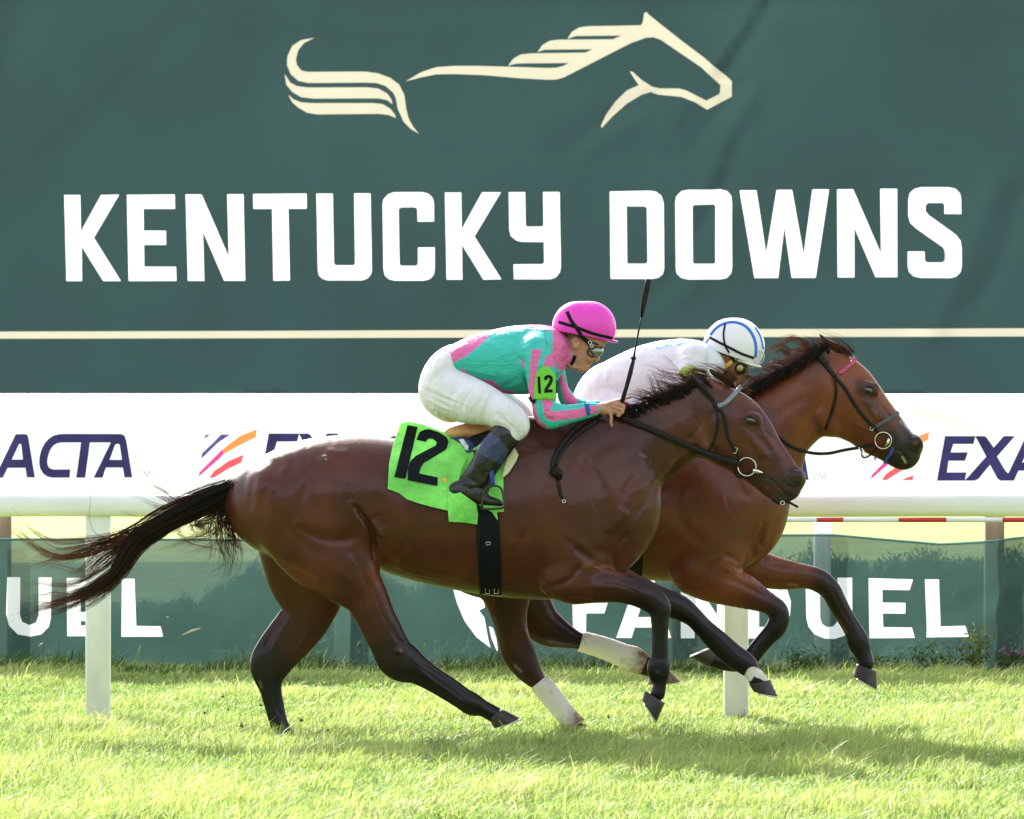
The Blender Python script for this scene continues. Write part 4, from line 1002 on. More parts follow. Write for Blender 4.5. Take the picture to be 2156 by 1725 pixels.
P1 = [
 (15, [(1500,1450),(1650,1500),(1820,1480),(1860,1580),(1720,1640)], .030, MUZ, .9), (15, [(1760,1370),(1860,1360),(1940,1440),(1880,1530),(1770,1510),(1750,1430),(1770,1370)], .008, BLK, .7), (15, [(1620,1640),(1740,1690)], .02, (.05,.05,.045), .7),
 (15, [(1360,830)], .020, (.035,.022,.02), .8), (15, [(850,860),(860,960),(900,1060)], .035, TAN, .4), (15, [(700,1130),(600,1210),(500,1300),(400,1410)], .014, TAN, .35), (15, [(1600,1050),(1700,1180),(1790,1290)], .018, RED, .7), (15, [(1150,560),(1300,600),(1400,660)], .02, TAN, .25),  # wide tan stroke on the cheek paints in warm bounced light
 (15, [(730,350),(800,440),(900,560)], .008, BLK, .9), (0, [(1180,884),(1240,882),(1314,868),(1392,834),(1450,812),(1490,798)], .022, BLK, .95), (15, [(900,380),(960,430),(1050,470)], .012, TAN, .6), (15, [(940,330),(1100,400),(1180,440)], .012, BLK, .9, (25.02, 25.2)), (15, [(175,1190),(235,1215)], .007, (.30,.24,.22), .3), (15, [(285,1265),(288,1270)], .003, (.3,.25,.22), .4),
 (3, [(1500,1000),(1450,980)], .001, BLK, 0), (3, [(1700,1060),(1730,1020),(1790,1050),(1845,1090)], .022, WHT, 1, (LF-.07, LF+.09)), (3, [(1735,1100),(1760,1075),(1800,1095)], .0085, BLK, 1, (LF-.07, LF+.09)),
 (5, [(1190,880)], .010, (.14,.09,.06), .8, (LN-.1, LN+.05)), (5, [(240,1090),(250,1130)], .008, (.14,.09,.06), .8), (1, [(685,398)], .004, (.5,.45,.42), .8),
 (3, [(600,300),(700,330),(850,350)], .02, TAN, .45, (LN-.1, LN+.02)), (3, [(880,320),(960,350)], .012, TAN, .5), 
 (5, [(400,360),(560,430),(700,480)], .03, TAN, .3), (5, [(1000,330),(1060,440)], .03, TAN, .3), (1, [(300,1050),(480,1130),(620,1200)], .015, TAN, .3), (1, [(1100,1100),(1300,1170),(1600,1230)], .025, TAN, .22),
 (15, [(1835,1445),(1855,1440)], .0115, (.035,.012,.012), 1), (15, [(1310,820),(1420,830)], .026, (.018,.009,.008), .75),
]
hroot = thing('horse', W(1000, 1558, D1), 'darker bay racehorse nearest the viewer, galloping in lime number 12 cloth', 'horse')
hb1, bvh1 = body('body', H1, .0048, M_coat, hroot, S1, P1, D1)
sm = [(c1_, c2_) for c1_, c2_ in []]
hoof(hroot, 5, (1870,1272), (1785,1345), (2002,1338), (1822,1405), LN, .105, M_hoof, M_shoe)
hoof(hroot, 0, (618,1537), (586,1548), (634,1556), (596,1566), LF, .105, M_hoof, M_shoe)
hoof(hroot, 3, (1138,1235), (1003,1150), (1080,1363), (985,1215), LN, .10, M_hoof, M_shoe)
hoof(hroot, 3, (1848,1078), (1702,1108), (1900,1192), (1738,1160), LF, .10, M_hoof, M_shoe)
def eyeball(parent, bv, crop, x, y, r, d, ln):
    p = C(crop, [(x, y)])[0]; q = hit(bv, p[0], p[1], 0, d - .08)
    for sg in (-1, 1):
        c = Vector((q.x, d + sg * (d - q.y - .004), q.z)); b = MB(); b.ball((0, 0, 0), (r*1.18, .011, r*.78), 20, 14)
        ca, sa = math.cos(-.25), math.sin(-.25); b.V = [(c.x + v[0]*ca - v[2]*sa, c.y + v[1], c.z + v[0]*sa + v[2]*ca) for v in b.V]; b.build('eye', M_eye, parent)
        lid = MB()
        for e in (1, -1):
            P = []
            for t in np.linspace(-1, 1, 13):
                u, v = t * r * 1.32, e * r * (.95 if e > 0 else .82) * math.sqrt(max(0, 1 - t*t)); P.append(Vector((c.x + u*ca - v*sa, c.y - (-sg) * (.006 - .010 * t*t) * 1.0, c.z + u*sa + v*ca)))
            rr = [.0015 + (.0042 if e > 0 else .0030) * math.sqrt(max(0, 1 - t*t)) for t in np.linspace(-1, 1, 13)]; lid.tube(P, rr, 8)
        lid.build('eyelid', M_lid, parent)
M_lid = mat('dark_eyelid', (.014, .009, .008), .45, .3)
eyeball(hroot, bvh1, 15, 1365, 822, .0195, D1, 0)
# hair
hair('tail', [
 (6, [(1700,640),(1400,730),(1100,860),(900,980),(700,1060),(400,1120),(220,1020),(20,860)], 44, 16, 34, .04, .12, .0018, .8, 14, 0, .3),
 (6, [(1705,655),(1450,745),(1180,880),(960,1010),(850,1130),(780,1270),(650,1380),(430,1480),(150,1560)], 480, 18, 16, .05, .12, .0019, .62, 8, 0, .03),
 (6, [(1700,670),(1450,800),(1150,940),(930,1080),(830,1230),(700,1370),(480,1490),(0,1640)], 480, 18, 15, .05, .14, .0019, .5, 10, 0, .05),
 (6, [(1700,650),(1400,770),(1100,920),(800,1040),(560,1100),(330,1110),(200,1010),(60,830)], 40, 16, 30, .04, .1, .0018, .75, 12, 0, .25),
 (6, [(1690,645),(1430,735),(1200,830),(1050,850),(900,790),(740,700)], 44, 14, 36, .03, .08, .0013, .6, 10, 0, .4),
 (6, [(1690,645),(1430,720),(1200,810),(1100,790),(1010,730),(950,650)], 40, 14, 26, .03, .08, .0013, .6, 8, 0, .4),
 (6, [(1700,660),(1560,780),(1480,930),(1490,1080),(1500,1200),(1420,1300)], 110, 36, 50, .03, .06, .0015, .45, 12),
 (6, [(1700,680),(1590,860),(1560,1010),(1600,1080),(1690,1110)], 120, 26, 34, .03, .05, .0016, .6, 10, 0, .15),
 (6, [(1690,690),(1450,830),(1280,920),(1300,1000),(1450,1040),(1620,1120)], 80, 30, 36, .03, .06, .0014, .5, 14, 0, .4),
 (6, [(1690,690),(1500,850),(1400,1000),(1200,1060),(1050,1030)], 60, 26, 40, .03, .06, .0014, .5, 12, 0, .3),
 (6, [(1690,700),(1620,850),(1570,1020),(1590,1180),(1560,1330)], 36, 16, 40, .02, .04, .0013, .5, 8),
 (6, [(1000,990),(800,1070),(550,1170),(350,1220),(180,1240),(110,1330)], 66, 16, 44, .05, .12, .0014, .45, 16, 0, .45),
 (6, [(900,1060),(700,1180),(550,1290),(350,1340),(140,1370)], 66, 18, 44, .05, .12, .0014, .5, 14, 0, .45),
 (6, [(800,1240),(650,1350),(450,1430),(250,1470),(130,1500)], 100, 22, 34, .05, .12, .0014, .5, 12, 0, .35),
 (6, [(950,1030),(700,1080),(450,1180),(250,1130),(100,1010),(-10,930)], 26, 16, 30, .04, .08, .0013, .6, 10, 0, .3),
 (6, [(1050,1000),(800,1050),(640,1020),(590,900),(600,760),(560,660),(460,620)], 2, 8, 10, .01, .02, .0013, .9, 4),
 (6, [(1400,760),(1350,720),(1320,660),(1240,650)], 6, 60, 60, .03, .03, .0008, .5, 6, 0, .5),
], M_hair, hroot, 5, D1, 16)
mane = []
crest = [(1120,893),(1180,888),(1240,884),(1314,866),(1392,832),(1450,810),(1490,797)]
r_ = np.random.default_rng(9)
Cr = spline(crest, 8)
for i, (x, y) in enumerate(Cr[6:]):
    f = i / len(Cr); up_ = 1 if x > 1340 else .35
    L = r_.uniform(34, 60) * (1 if x > 1330 else .8)
    dx = -L * r_.uniform(.8, 1.15); dy = -L * r_.uniform(-.12, .30) * up_ + (3 if x < 1340 else 0)
    mane.append((0, [(x + 10, y + 16), (x, y + 2), (x + dx*.5, y + dy*.5 - 5), (x + dx, y + dy)], 30, 6, 14, .03, .06, .0014, .45, 4, 0, .2))
    mane.append((0, [(x + 12, y + 20), (x - 4, y + 6), (x - 26, y + 9), (x - 48, y + 16)], 26, 6, 7, .02, .03, .0020, .5, 2, -.035, .0))
mane += [(0, [(x + 14, y + 16), (x, y + 13), (x - 20, y + 12), (x - 42, y + 20)], 16, 5, 5, .015, .02, .0022, .7, 1, -.01, .0) for x, y in Cr[5:]]
mane += [(15, [(820,480),(600,430),(400,400),(280,330),(170,345)], 30, 30, 30, .02, .03, .0012, .5, 6, 0, .5), (15, [(380,580),(320,460),(270,350),(240,330)], 14, 10, 14, .01, .02, .0014, .7, 4), (15, [(600,470),(480,380),(380,310),(270,330)], 26, 26, 30, .02, .03, .0012, .5, 6, 0, .5),
         (15, [(1190,440),(1050,340),(900,260),(700,212)], 44, 22, 16, .02, .03, .0013, .5, 5, 0, .3), (15, [(1180,430),(1060,360),(960,340),(830,310)], 50, 26, 26, .02, .03, .0014, .5, 5, 0, .35),
         (15, [(1250,450),(1330,470),(1400,510)], 16, 20, 24, .02, .03, .0010, .5, 4, 0, .6), (15, [(900,350),(780,320),(700,330),(560,330)], 60, 26, 34, .03, .04, .0013, .5, 6, 0, .45)]
hair('mane', mane, M_hair, hroot, 6, D1 - .01, 9, 4)

# ------------------------------------------------ the second bay, on the rail side
D2 = 25.8
N2, F2 = D2 - .13, D2 + .13
def sh_rows(rows, dx, dy): return [(r[0]+dx, r[1]+dy, r[2]+dx, r[3]+dy) + tuple(r[4:]) for r in rows]
trunk2 = [(860,1000,835,1110,.13), (880,960,900,1150,.22), (945,935,975,1160,.26), (1010,930,1040,1150,.26), (1090,935,1090,1165,.255), (1165,938,1170,1180,.265), (1245,935,1250,1200,.275), (1330,925,1330,1215,.27), (1400,915,1415,1225,.25), (1455,915,1500,1222,.225), (1500,930,1565,1195,.20)]
H2 = [
 Tube(trunk2, D2, k=.05, cap=(.5,.5), tone=-.3),
 Tube([(1400,960,1480,990,.075), (1415,1060,1550,1080,.10), (1430,1140,1570,1165,.10), (1455,1215,1550,1205,.085)], D2-.125, k=.05, tone=-.3),
 Tube([(1440,960,1520,990,.075), (1455,1060,1590,1080,.10), (1470,1130,1600,1150,.10), (1530,1205,1600,1180,.085)], D2+.125, k=.05, tone=-.1),
 Tube([(1530,1020,1612,1060,.12), (1545,1090,1606,1105,.12), (1545,1150,1590,1150,.10)], D2, k=.04, tone=-.1),
 Tube([(1560,1090,1619,1100,.05), (1570,1130,1617,1135,.05), (1565,1160,1600,1168,.04)], D2+.10, k=.02, tone=-.1),
 Tube([(1400,910,1600,1140,.165,-.1), (1480,885,1648,1065,.13,-.2), (1562,842,1672,985,.10,-.35), (1640,796,1698,942,.085,-.5), (1700,768,1722,918,.078,-.6), (1730,755,1735,900,.07,-.6)], D2, k=.04),
 # near foreleg, folded
 Tube([(1490,1150,1440,1250,.085,-.2), (1520,1176,1490,1268,.075,-.6), (1576,1210,1550,1279,.056,-.5), (1626,1249,1600,1288,.045,.4), (1653,1270,1618,1299,.040,.85), (1662,1300,1618,1306,.038,.95), (1655,1327,1612,1318,.036,1), (1634,1348,1598,1336,.028,1), (1610,1377,1579,1357,.028,1), (1592,1400,1562,1378,.031,1), (1566,1412,1547,1384,.031,1), (1530,1413,1526,1381,.029,1), (1499,1406,1508,1377,.031,1)], N2, k=.02),
 # far foreleg
 Tube([(1585,1152,1560,1232,.08,-.3), (1650,1176,1640,1242,.060,-.5), (1700,1189,1695,1240,.048,-.3), (1738,1202,1715,1246,.042,.7), (1765,1228,1733,1259,.040,.9), (1778,1254,1745,1280,.036,.9), (1796,1289,1763,1309,.028,.85), (1815,1320,1778,1335,.028,.95), (1831,1348,1784,1358,.032,1), (1835,1372,1797,1375,.027,1), (1841,1397,1808,1396,.030,1)], F2, k=.02),
 # haunches and hind legs
 Tube([(900,1000,835,1060,.10), (985,1040,855,1120,.12), (1060,1085,880,1165,.12), (1090,1140,930,1200,.11), (1105,1180,980,1215,.10)], D2-.13, k=.045, tone=-.05),
 Tube([(900,1000,835,1060,.10), (1010,1040,870,1110,.12), (1080,1100,950,1180,.12), (1120,1160,1010,1235,.11)], D2+.13, k=.045, tone=-.05),
 Tube([(1110,1170,985,1205,.10,0), (1118,1215,1008,1245,.075,.1), (1110,1290,1034,1298,.054,.3), (1113,1332,1047,1345,.046,.4), (1126,1370,1056,1378,.042,.5), (1137,1400,1080,1411,.040,.6), (1145,1420,1105,1435,.034,.5), (1150,1428,1126,1453,.030,.6), (1188,1472,1161,1497,.029,.8), (1214,1506,1186,1530,.034,.8), (1224,1519,1202,1540,.030,1)], N2, k=.02),
 Tube([(1120,1165,1010,1240,.10,.1), (1145,1225,1050,1290,.075,.2), (1168,1280,1100,1332,.054,.4), (1186,1302,1128,1348,.046,.6), (1205,1319,1165,1356,.040,.8), (1228,1334,1218,1368,.032,.9), (1288,1350,1275,1386,.029,.8), (1343,1367,1320,1408,.034,.8), (1372,1385,1345,1418,.032,.9), (1400,1404,1372,1422,.032,.9)], F2, k=.02),
 # head
 Tube([(1742,742,1708,860,.075,-.7), (1794,754,1722,898,.088,-.9), (1832,793,1752,914,.088,-.7), (1857,828,1783,928,.078,-.3), (1880,858,1810,946,.062,-.3), (1904,890,1838,958,.052,.2), (1922,914,1860,970,.050,.7), (1933,934,1876,978,.048,.9)], D2, k=.02, cap=(1,.5)),
 Tube([(1730,850,1712,895,.07,-.6), (1765,880,1735,914,.07,-.7)], D2, k=.03),
 ball(0,0,1920,938,24,.046,D2,.012,tone=.8), ball(0,0,1913,958,16,.036,D2,.01,tone=.8), ball(0,0,1883,966,15,.030,D2,.01,tone=.6),
 Tube([(1410,244,1416,250,.004,.9), (1450,268,1426,298,.013,.9), (1488,305,1448,345,.019,.5), (1505,345,1475,385,.018,.1)], D2-.062, 4, k=.006),
 Tube([(1453,210,1460,216,.004,.9), (1500,238,1480,268,.013,.9), (1560,270,1530,310,.018,.6), (1600,310,1570,340,.016,.2)], D2+.055, 4, k=.006),
 Tube([(1812,804,1818,832,.016),(1838,806,1840,834,.016)], D2-.066, k=.02), Tube([(1812,804,1818,832,.016),(1838,806,1840,834,.016)], D2+.066, k=.02),
 Tube([(1810,850,1822,840,.02),(1850,885,1862,873,.014)], D2-.056, k=.02), Tube([(1810,850,1822,840,.02),(1850,885,1862,873,.014)], D2+.056, k=.02),
 ball(0,0,1928,934,15,.013,D2-.040,.006,tone=.9), ball(0,0,1928,934,15,.013,D2+.040,.006,tone=.9),
 ball(14,0,1888,697,48,.022,D2-.060,.004,sub=True), ball(14,0,1888,697,48,.022,D2+.060,.004,sub=True),
]
S2 = [
 (3, [(1500,250),(1440,330),(1380,400),(1300,440)], .014, -.010), (3, [(1520,240),(1580,250),(1640,290)], .014, -.008), (3, [(1800,0),(1790,90),(1740,180),(1700,260)], .014, -.010), (3, [(1500,380),(1620,420),(1740,480),(1850,540)], .012, -.005), (3, [(1500,300),(1640,380),(1780,470)], .012, .004),
 (4, [(1230,1150),(1160,1280),(1090,1400),(1060,1480)], .016, -.008), (4, [(900,900),(960,980),(1000,1080),(1080,1150)], .03, -.005), (4, [(1120,1420),(1130,1300)], .012, -.006), (4, [(700,1000),(640,1150),(700,1300),(860,1440)], .03, -.006),
 (4, [(1500,560),(1440,640),(1380,740),(1320,860)], .012, -.008), (4, [(1500,420),(1530,560),(1510,700),(1490,770)], .010, -.006), (4, [(1440,700),(1400,800),(1340,900)], .016, .005),
 (7, [(680,1190),(560,1220),(420,1210)], .012, -.006), (9, [(850,130),(930,290),(1010,440)], .006, -.004),
 (14, [(1380,150),(1440,130),(1500,160)], .006, .005), (14, [(1400,240),(1460,260),(1530,250)], .006, -.004), (14, [(1560,330),(1620,420),(1680,500)], .010, -.005), (14, [(1480,370),(1500,430),(1550,490)], .012, .004), (14, [(1430,340),(1440,420),(1480,480)], .012, -.003), (14, [(1680,780),(1740,770),(1790,830),(1830,870)], .004, -.006), (14, [(1830,650),(1820,710),(1850,760),(1900,770)], .004, .004), (14, [(1160,130),(1130,330),(1080,480),(1010,590)], .012, -.007),
 (14, [(1500,300),(1560,380),(1550,450),(1620,520)], .0035, .003), (14, [(1300,500),(1400,560),(1500,600)], .005, .003), (4, [(1180,700),(1260,640),(1400,560)], .03, -.004), (4, [(1180,600),(1300,520),(1400,440)], .02, .003), (4, [(1000,1300),(920,1200),(900,1100)], .010, .0015), (3, [(1560,300),(1660,380),(1780,460)], .005, .004),
 (5, [(1800,600),(1850,800),(1900,900)], .01, -.005), (5, [(2010,700),(2080,850),(2140,1000)], .012, .005),
]
P2 = [
 (14, [(1640,620),(1750,700),(1850,780),(1860,840),(1700,850)], .030, MUZ, .9), (14, [(1850,630),(1930,650),(1960,700),(1900,770)], .010, BLK, .7), (14, [(1560,560),(1640,560),(1740,590)], .016, (.05,.03,.03), .8),
 (14, [(1450,205),(1480,230)], .022, (.02,.014,.013), .9), (14, [(1370,170),(1400,250),(1440,300),(1470,360)], .026, (.030,.013,.010), .7), (14, [(1560,200),(1620,320),(1700,420)], .020, TAN, .8), (14, [(1240,60),(1360,50),(1440,80)], .02, TAN, .6), (14, [(1500,390),(1540,460)], .010, TAN, .5), (14, [(1200,200),(1180,350),(1130,540),(1250,620)], .03, TAN, .5),
 (14, [(1760,500),(1800,540),(1870,610)], .010, (.30,.33,.36), .8, (25.6, 25.79)), (14, [(1760,490),(1790,560),(1830,590)], .004, BLK, .7), (14, [(970,480),(1000,580)], .02, (.03,.015,.012), .7), (14, [(900,620),(820,720)], .02, TAN, .5),
 (0, [(1500,872),(1580,824),(1640,790),(1700,756),(1735,735)], .026, BLK, .95), (14, [(1770,830),(1800,880)], .005, (.5,.6,.25), .7), (7, [(570,1352),(620,1355)], .007, (.35,.26,.2), .5, (F2-.1, F2+.02)),
 (4, [(1415,250),(1440,310),(1460,350)], .012, BLK, .8, (25.6, D2)), (4, [(1470,230),(1560,260),(1620,320)], .010, BLK, .9, (D2+.02, 26)),
 (3, [(1520,280),(1600,330),(1700,420)], .02, TAN, .5, (N2-.1, N2+.05)), (7, [(420,1150),(560,1200),(700,1250)], .02, TAN, .6, (F2-.1, F2+.1)), (4, [(1230,1180),(1180,1300),(1160,1370)], .014, TAN, .5), (9, [(900,380),(960,470)], .01, TAN, .35),
 (14, [(1880,700),(1900,695)], .0105, (.10,.03,.03), 1), (5, [(2040,740),(2070,830)], .008, TAN, .7), (5, [(1960,980),(2000,1020)], .008, (.2,.16,.15), .7),
]
hroot2 = thing('horse', W(1290, 1541, D2), 'brighter bay racehorse nearer the rail, a head in front, white wraps on hind legs', 'horse')
hb2, bvh2 = body('body', H2, .0052, M_coat2, hroot2, S2, P2, D2)
hoof(hroot2, 3, (1425,990), (1508,888), (1308,922), (1462,862), N2, .10, M_hoof, M_shoe)
hoof(hroot2, 9, (1163,728), (1028,680), (1165,855), (1005,762), F2, .10, M_hoof, M_shoe)
hoof(hroot2, 3, (596,1368), (505,1452), (684,1432), (560,1492), N2, .10, M_hoofb, M_shoe)
hoof(hroot2, 3, (1170,1010), (1030,1062), (1245,1092), (1022,1112), F2, .10, M_hoofb, M_shoe)
eyeball(hroot2, bvh2, 14, 1455, 205, .0195, D2, 0)
def wrap(parent, rows, d, dirt_end=1):
    """a bandage round the cannon; rows as for a leg"""
    R = Tube(rows, d, per=6).R; V = []; F = []; cols = []; n = 28; m = len(R)
    for i, (x, z, y, a, b, _) in enumerate(R):
        t = (R[min(i+1, m-1)][:2] - R[max(i-1, 0)][:2]); t /= np.linalg.norm(t); nx, nz = -t[1], t[0]
        u = i / (m - 1)
        for j in range(n):
            an = 2 * math.pi * j / n; rip = 1 + .012 * math.sin(i * 1.7 + j * .45)
            V.append((x + nx * a * math.cos(an) * rip, y + b * math.sin(an) * rip, z + nz * a * math.cos(an) * rip)); cols.append((max(0, u - .55) * 1.0 + (.12 if u < .08 else 0) + .05 * math.sin(j * .45 + 2),) * 3)
    for i in range(m - 1):
        for j in range(n): F.append((i*n + j, i*n + (j+1) % n, (i+1)*n + (j+1) % n, (i+1)*n + j))
    o = mesh_np('leg_wrap', V, [np.array(F)], M_wrap, parent, True, np.array(cols))
    md = o.modifiers.new('thickness', 'SOLIDIFY'); md.thickness = .006; md.offset = -1
    tb = MB()
    for k in (2, int(m * .38)):
        x, z, y, a, b, _ = R[k]; t = (R[k+1][:2] - R[k-1][:2]); t /= np.linalg.norm(t); u = Vector((-t[1], 0, t[0])); P = [Vector((x, y, z)) + u * a * 1.02 * math.cos(q) + Vector((0, 1, 0)) * b * 1.03 * math.sin(q) for q in np.linspace(0, 2*np.pi, 25)]
        if k == 2: tb.tube(P, .010, 6, flat=.0015, up=(t[0], 0, t[1]), cap=False)
        else: tb.tube(P, .007, 6, flat=.0015, up=(t[0], 0, t[1]), cap=False)
    return o
wrap(hroot2, [(1149,1421,1120,1450,.036), (1172,1448,1143,1478,.034), (1192,1474,1162,1500,.034), (1212,1500,1180,1522,.040), (1230,1518,1196,1544,.040)], N2)
wrap(hroot2, [(1229,1332,1217,1369,.036), (1262,1340,1248,1379,.034), (1292,1349,1276,1389,.034), (1325,1361,1304,1402,.036), (1345,1366,1322,1412,.041), (1366,1382,1348,1416,.040)], F2)
mane2 = []
crest2 = [(1420,905),(1500,872),(1580,820),(1640,786),(1700,752),(1735,728)]
Cr = spline(crest2, 12)
for i, (x, y) in enumerate(Cr):
    if x < 1500: continue
    L = r_.uniform(40, 62)
    mane2.append((0, [(x + 12, y + 12), (x, y), (x - L*.55, y + r_.uniform(-14, 4)), (x - L, y + r_.uniform(-14, 16))], 22, 5, 12, .03, .05, .0015, .45, 6, .0, .5))
    mane2.append((0, [(x + 10, y + 4), (x - 2, y + 2), (x - 22, y + 20), (x - 34, y + 46)], 44, 6, 9, .03, .03, .0020, .55, 3, -.055, .0))
mane2 += [(0, [(x + 14, y + 12), (x, y + 12), (x - 20, y + 14), (x - 38, y + 26)], 16, 6, 6, .015, .02, .0022, .7, 1, -.01, .0) for x, y in Cr if x > 1500]
mane2 += [(4, [(1640,335),(1560,270),(1460,235),(1360,240)], 60, 14, 22, .03, .04, .0014, .5, 6, 0, .4), (4, [(1400,280),(1300,240),(1200,290),(1150,310)], 40, 14, 18, .04, .05, .0012, .4, 5, 0, .8), (4, [(1300,320),(1230,290),(1170,340),(1130,400)], 40, 14, 18, .04, .05, .0012, .4, 5, 0, .7)]
hair('mane', mane2, M_hair, hroot2, 7, D2 - .01, 9, 4)
hair('tail', [(0, [(852,1010),(790,1040),(720,1085),(640,1120),(560,1160)], 200, 10, 20, .03, .08, .002, .5, 6)], M_hair, hroot2, 8, D2, 10)

# ================================================================== tack
M_lime = mat('lime_number_cloth', (.22, .72, .13), .75, .25, noise=(7, .28), bump=(13, .8, .03), trans=.10)
M_numk = mat('black_number', (.007, .008, .010), .8, .15, bump=(18, .3, .010))
M_steel2 = mat('dark_stirrup', (.05, .05, .055), .3, metal=.6)
def cloth_bvh(o):
    me = o.data; return BVHTree.FromPolygons([v.co.copy() for v in me.vertices], [tuple(p.vertices) for p in me.polygons])
def mirrored(o, d):
    """adds the far flank's half to the same sheet"""
    me = o.data; n = len(me.vertices); V = np.zeros(n*3, np.float32); me.vertices.foreach_get('co', V); V = V.reshape(-1, 3)
    F = np.array([tuple(p.vertices) for p in me.polygons]); V2 = V.copy(); V2[:, 1] = 2*d - V[:, 1]
    s = V2[:, 1] / V[:, 1]
    m = mesh_np('tmp', np.concatenate([V, V2]), [np.concatenate([F, F[:, ::-1] + n])], me.materials[0]); o.data = m.data; bpy.data.objects.remove(m)
def ripple(fn, amp, k1, k2):
    def g(P):
        Q = fn(P); u = P[:, 0] * k1[0] + P[:, 1] * k1[1]; v = P[:, 0] * k2[0] + P[:, 1] * k2[1]
        a = amp * (np.sin(u) + .6 * np.sin(v + 1.1 * np.sin(u)) - 1.3)
        for i in range(len(Q)):
            q = W(P[i, 0], P[i, 1], Q[i, 1] + a[i]); Q[i] = tuple(q)
        return Q
    return g
nc = thing('number_cloth', hit(bvh1, 950, 940, .01, 25), 'lime green saddle cloth with a black number 12 on the front horse', 'saddle cloth')
OUT = C(1, [(1192,160),(1240,148),(1330,165),(1430,200),(1500,228),(1560,300),(1660,340),(1720,300),(1850,300),(1955,325),(1930,390),(1882,520),(1884,640),(1886,752),(1840,758),(1845,812),(1808,760),(1760,730),(1700,700),(1560,740),(1505,745),(1400,722),(1290,690),(1230,668),(1180,628),(1103,600),(1112,430),(1140,290)])
lf = ripple(laid(bvh1, .012, D1 - .1, 3), .006, (.05, .02), (.02, .07))
cl = relief([OUT], 9, lf, 'cloth', M_lime, nc); 
cb = cloth_bvh(cl)
FL = C(1, [(1535,262),(1600,300),(1640,380),(1600,480),(1560,600),(1700,700),(1712,770),(1706,840),(1620,826),(1515,820),(1508,745),(1512,560),(1522,400)])
fl = relief([FL], 9, ripple(laid(bvh1, .024, D1 - .1, 3), .007, (.09, -.02), (.03, .06)), 'front_flap', M_lime, nc); fbv = cloth_bvh(fl)
def on(b, off, b2=None):
    f0 = laid(b, off, D1 - .25); return f0
for dg in ([(1237,170),(1305,182),(1264,356),(1222,532),(1148,520),(1190,350)],
           [(1318,216),(1350,200),(1382,197),(1448,218),(1500,252),(1513,280),(1500,328),(1480,345),(1345,425),(1325,455),(1315,495),(1440,522),(1437,580),(1337,562),(1237,540),(1240,460),(1255,415),(1290,378),(1425,308),(1434,285),(1405,262),(1378,260),(1358,282),(1296,268)]):
    relief([C(1, dg)], 6, on(cb, .004), 'digit', M_numk, nc)
hb = MB(); strap(hb, cb, 1, [(1175,200),(1150,300),(1135,420)], .006, .004, thick=.0015); hb.build('seam', mat('pale_seam', (.5, .75, .3), .7), nc)
relief([C(1, [(1478,525),(1505,535),(1500,556),(1476,550),(1462,540)])], 6, on(cb, .003), 'sponsor_patch', mat('yellow_patch', (.7, .42, .05), .6), nc)
mirrored(cl, D1)
# saddle
sd_ = thing('racing_saddle', hit(bvh1, 1010, 945, .01, 25), 'small tan and black racing saddle under the rider in turquoise and pink', 'saddle')
b = Tube([(938,903,948,925,.05), (975,893,985,930,.09), (1010,889,1020,930,.10), (1040,893,1045,925,.08)], D1, k=.01)
V_, F_ = nets([b], .006); V_ = relax(V_, F_, 2); mesh_np('seat', V_, [F_], mat('tan_saddle_seat', (.62, .30, .12), .5, noise=(20, .25), bump=(30, .4, .004)), sd_)
relief([C(1, [(1530,258),(1600,248),(1650,262),(1690,300),(1680,345),(1640,355),(1590,320),(1555,285)])], 6, laid(bvh1, .045, D1 - .15, 2), 'navy_flap', mat('navy_leather', (.02, .03, .12), .4, noise=(30, .3)), sd_, thick=.006)
relief([C(1, [(1585,268),(1612,262),(1650,315),(1640,340),(1600,300)])], 6, laid(bvh1, .053, D1 - .15, 2), 'white_piping', mat('white_piping', (.7, .72, .74), .5), sd_, thick=.004)
relief([C(1, [(1648,262),(1700,235),(1790,205),(1830,240),(1780,330),(1720,400),(1670,340)])], 6, laid(bvh1, .040, D1 - .15, 2), 'black_flap', M_leather, sd_, thick=.008)
relief([C(1, [(1955,320),(1982,370),(1970,410),(1920,490),(1873,532),(1882,470),(1905,400),(1935,350)])], 5, laid(bvh1, .022, D1 - .15, 2), 'foam_pad', mat('cream_foam', (.62, .62, .38), .8, bump=(50, .4, .004)), sd_, thick=.02)
gi = relief([C(1, [(1698,700),(1850,700),(1856,900),(1868,1100),(1872,1315),(1722,1308),(1712,1100),(1705,900)])], 9, laid(bvh1, .010, D1 - .2, 1), 'girth', M_nylon, sd_)
gb = cloth_bvh(gi); mirrored(gi, D1)
b = MB(); strap(b, gb, 1, [(1712,740),(1720,1000),(1730,1300)], .010, .003, thick=.003); strap(b, gb, 1, [(1850,760),(1858,1000),(1864,1300)], .010, .003, thick=.003); b.build('girth_binding', M_leather, sd_)
def buckle(parent, bv, c, x, y, wd, ht, dflt, r=.0016, m=None, rot=0):
    p = C(c, [(x, y)])[0]; q = hit(bv, p[0], p[1], .006, dflt); b = MB(); ca, sa = math.cos(rot), math.sin(rot)
    P = [q + Vector((ca*u*wd/2 - sa*v*ht/2, 0, sa*u*wd/2 + ca*v*ht/2)) for u, v in ((-1,-1),(-1,1),(1,1),(1,-1),(-1,-1))]
    b.tube(P, r, 6); b.build('buckle', m or M_steel, parent)
for x in (1775, 1835):
    buckle(sd_, gb, 1, x, 1285, .022, .03, D1-.2, m=M_steel); 
buckle(sd_, gb, 1, 1780, 968, .022, .014, D1-.25, m=M_steel)
b = MB()
for y in (1020, 1078): 
    q = hit(gb, *C(1, [(1747, y)])[0], .003, D1-.2); b.ball(q, .003, 8, 6)
    q = hit(gb, *C(1, [(1828, y - 10)])[0], .003, D1-.2); b.ball(q, .003, 8, 6)
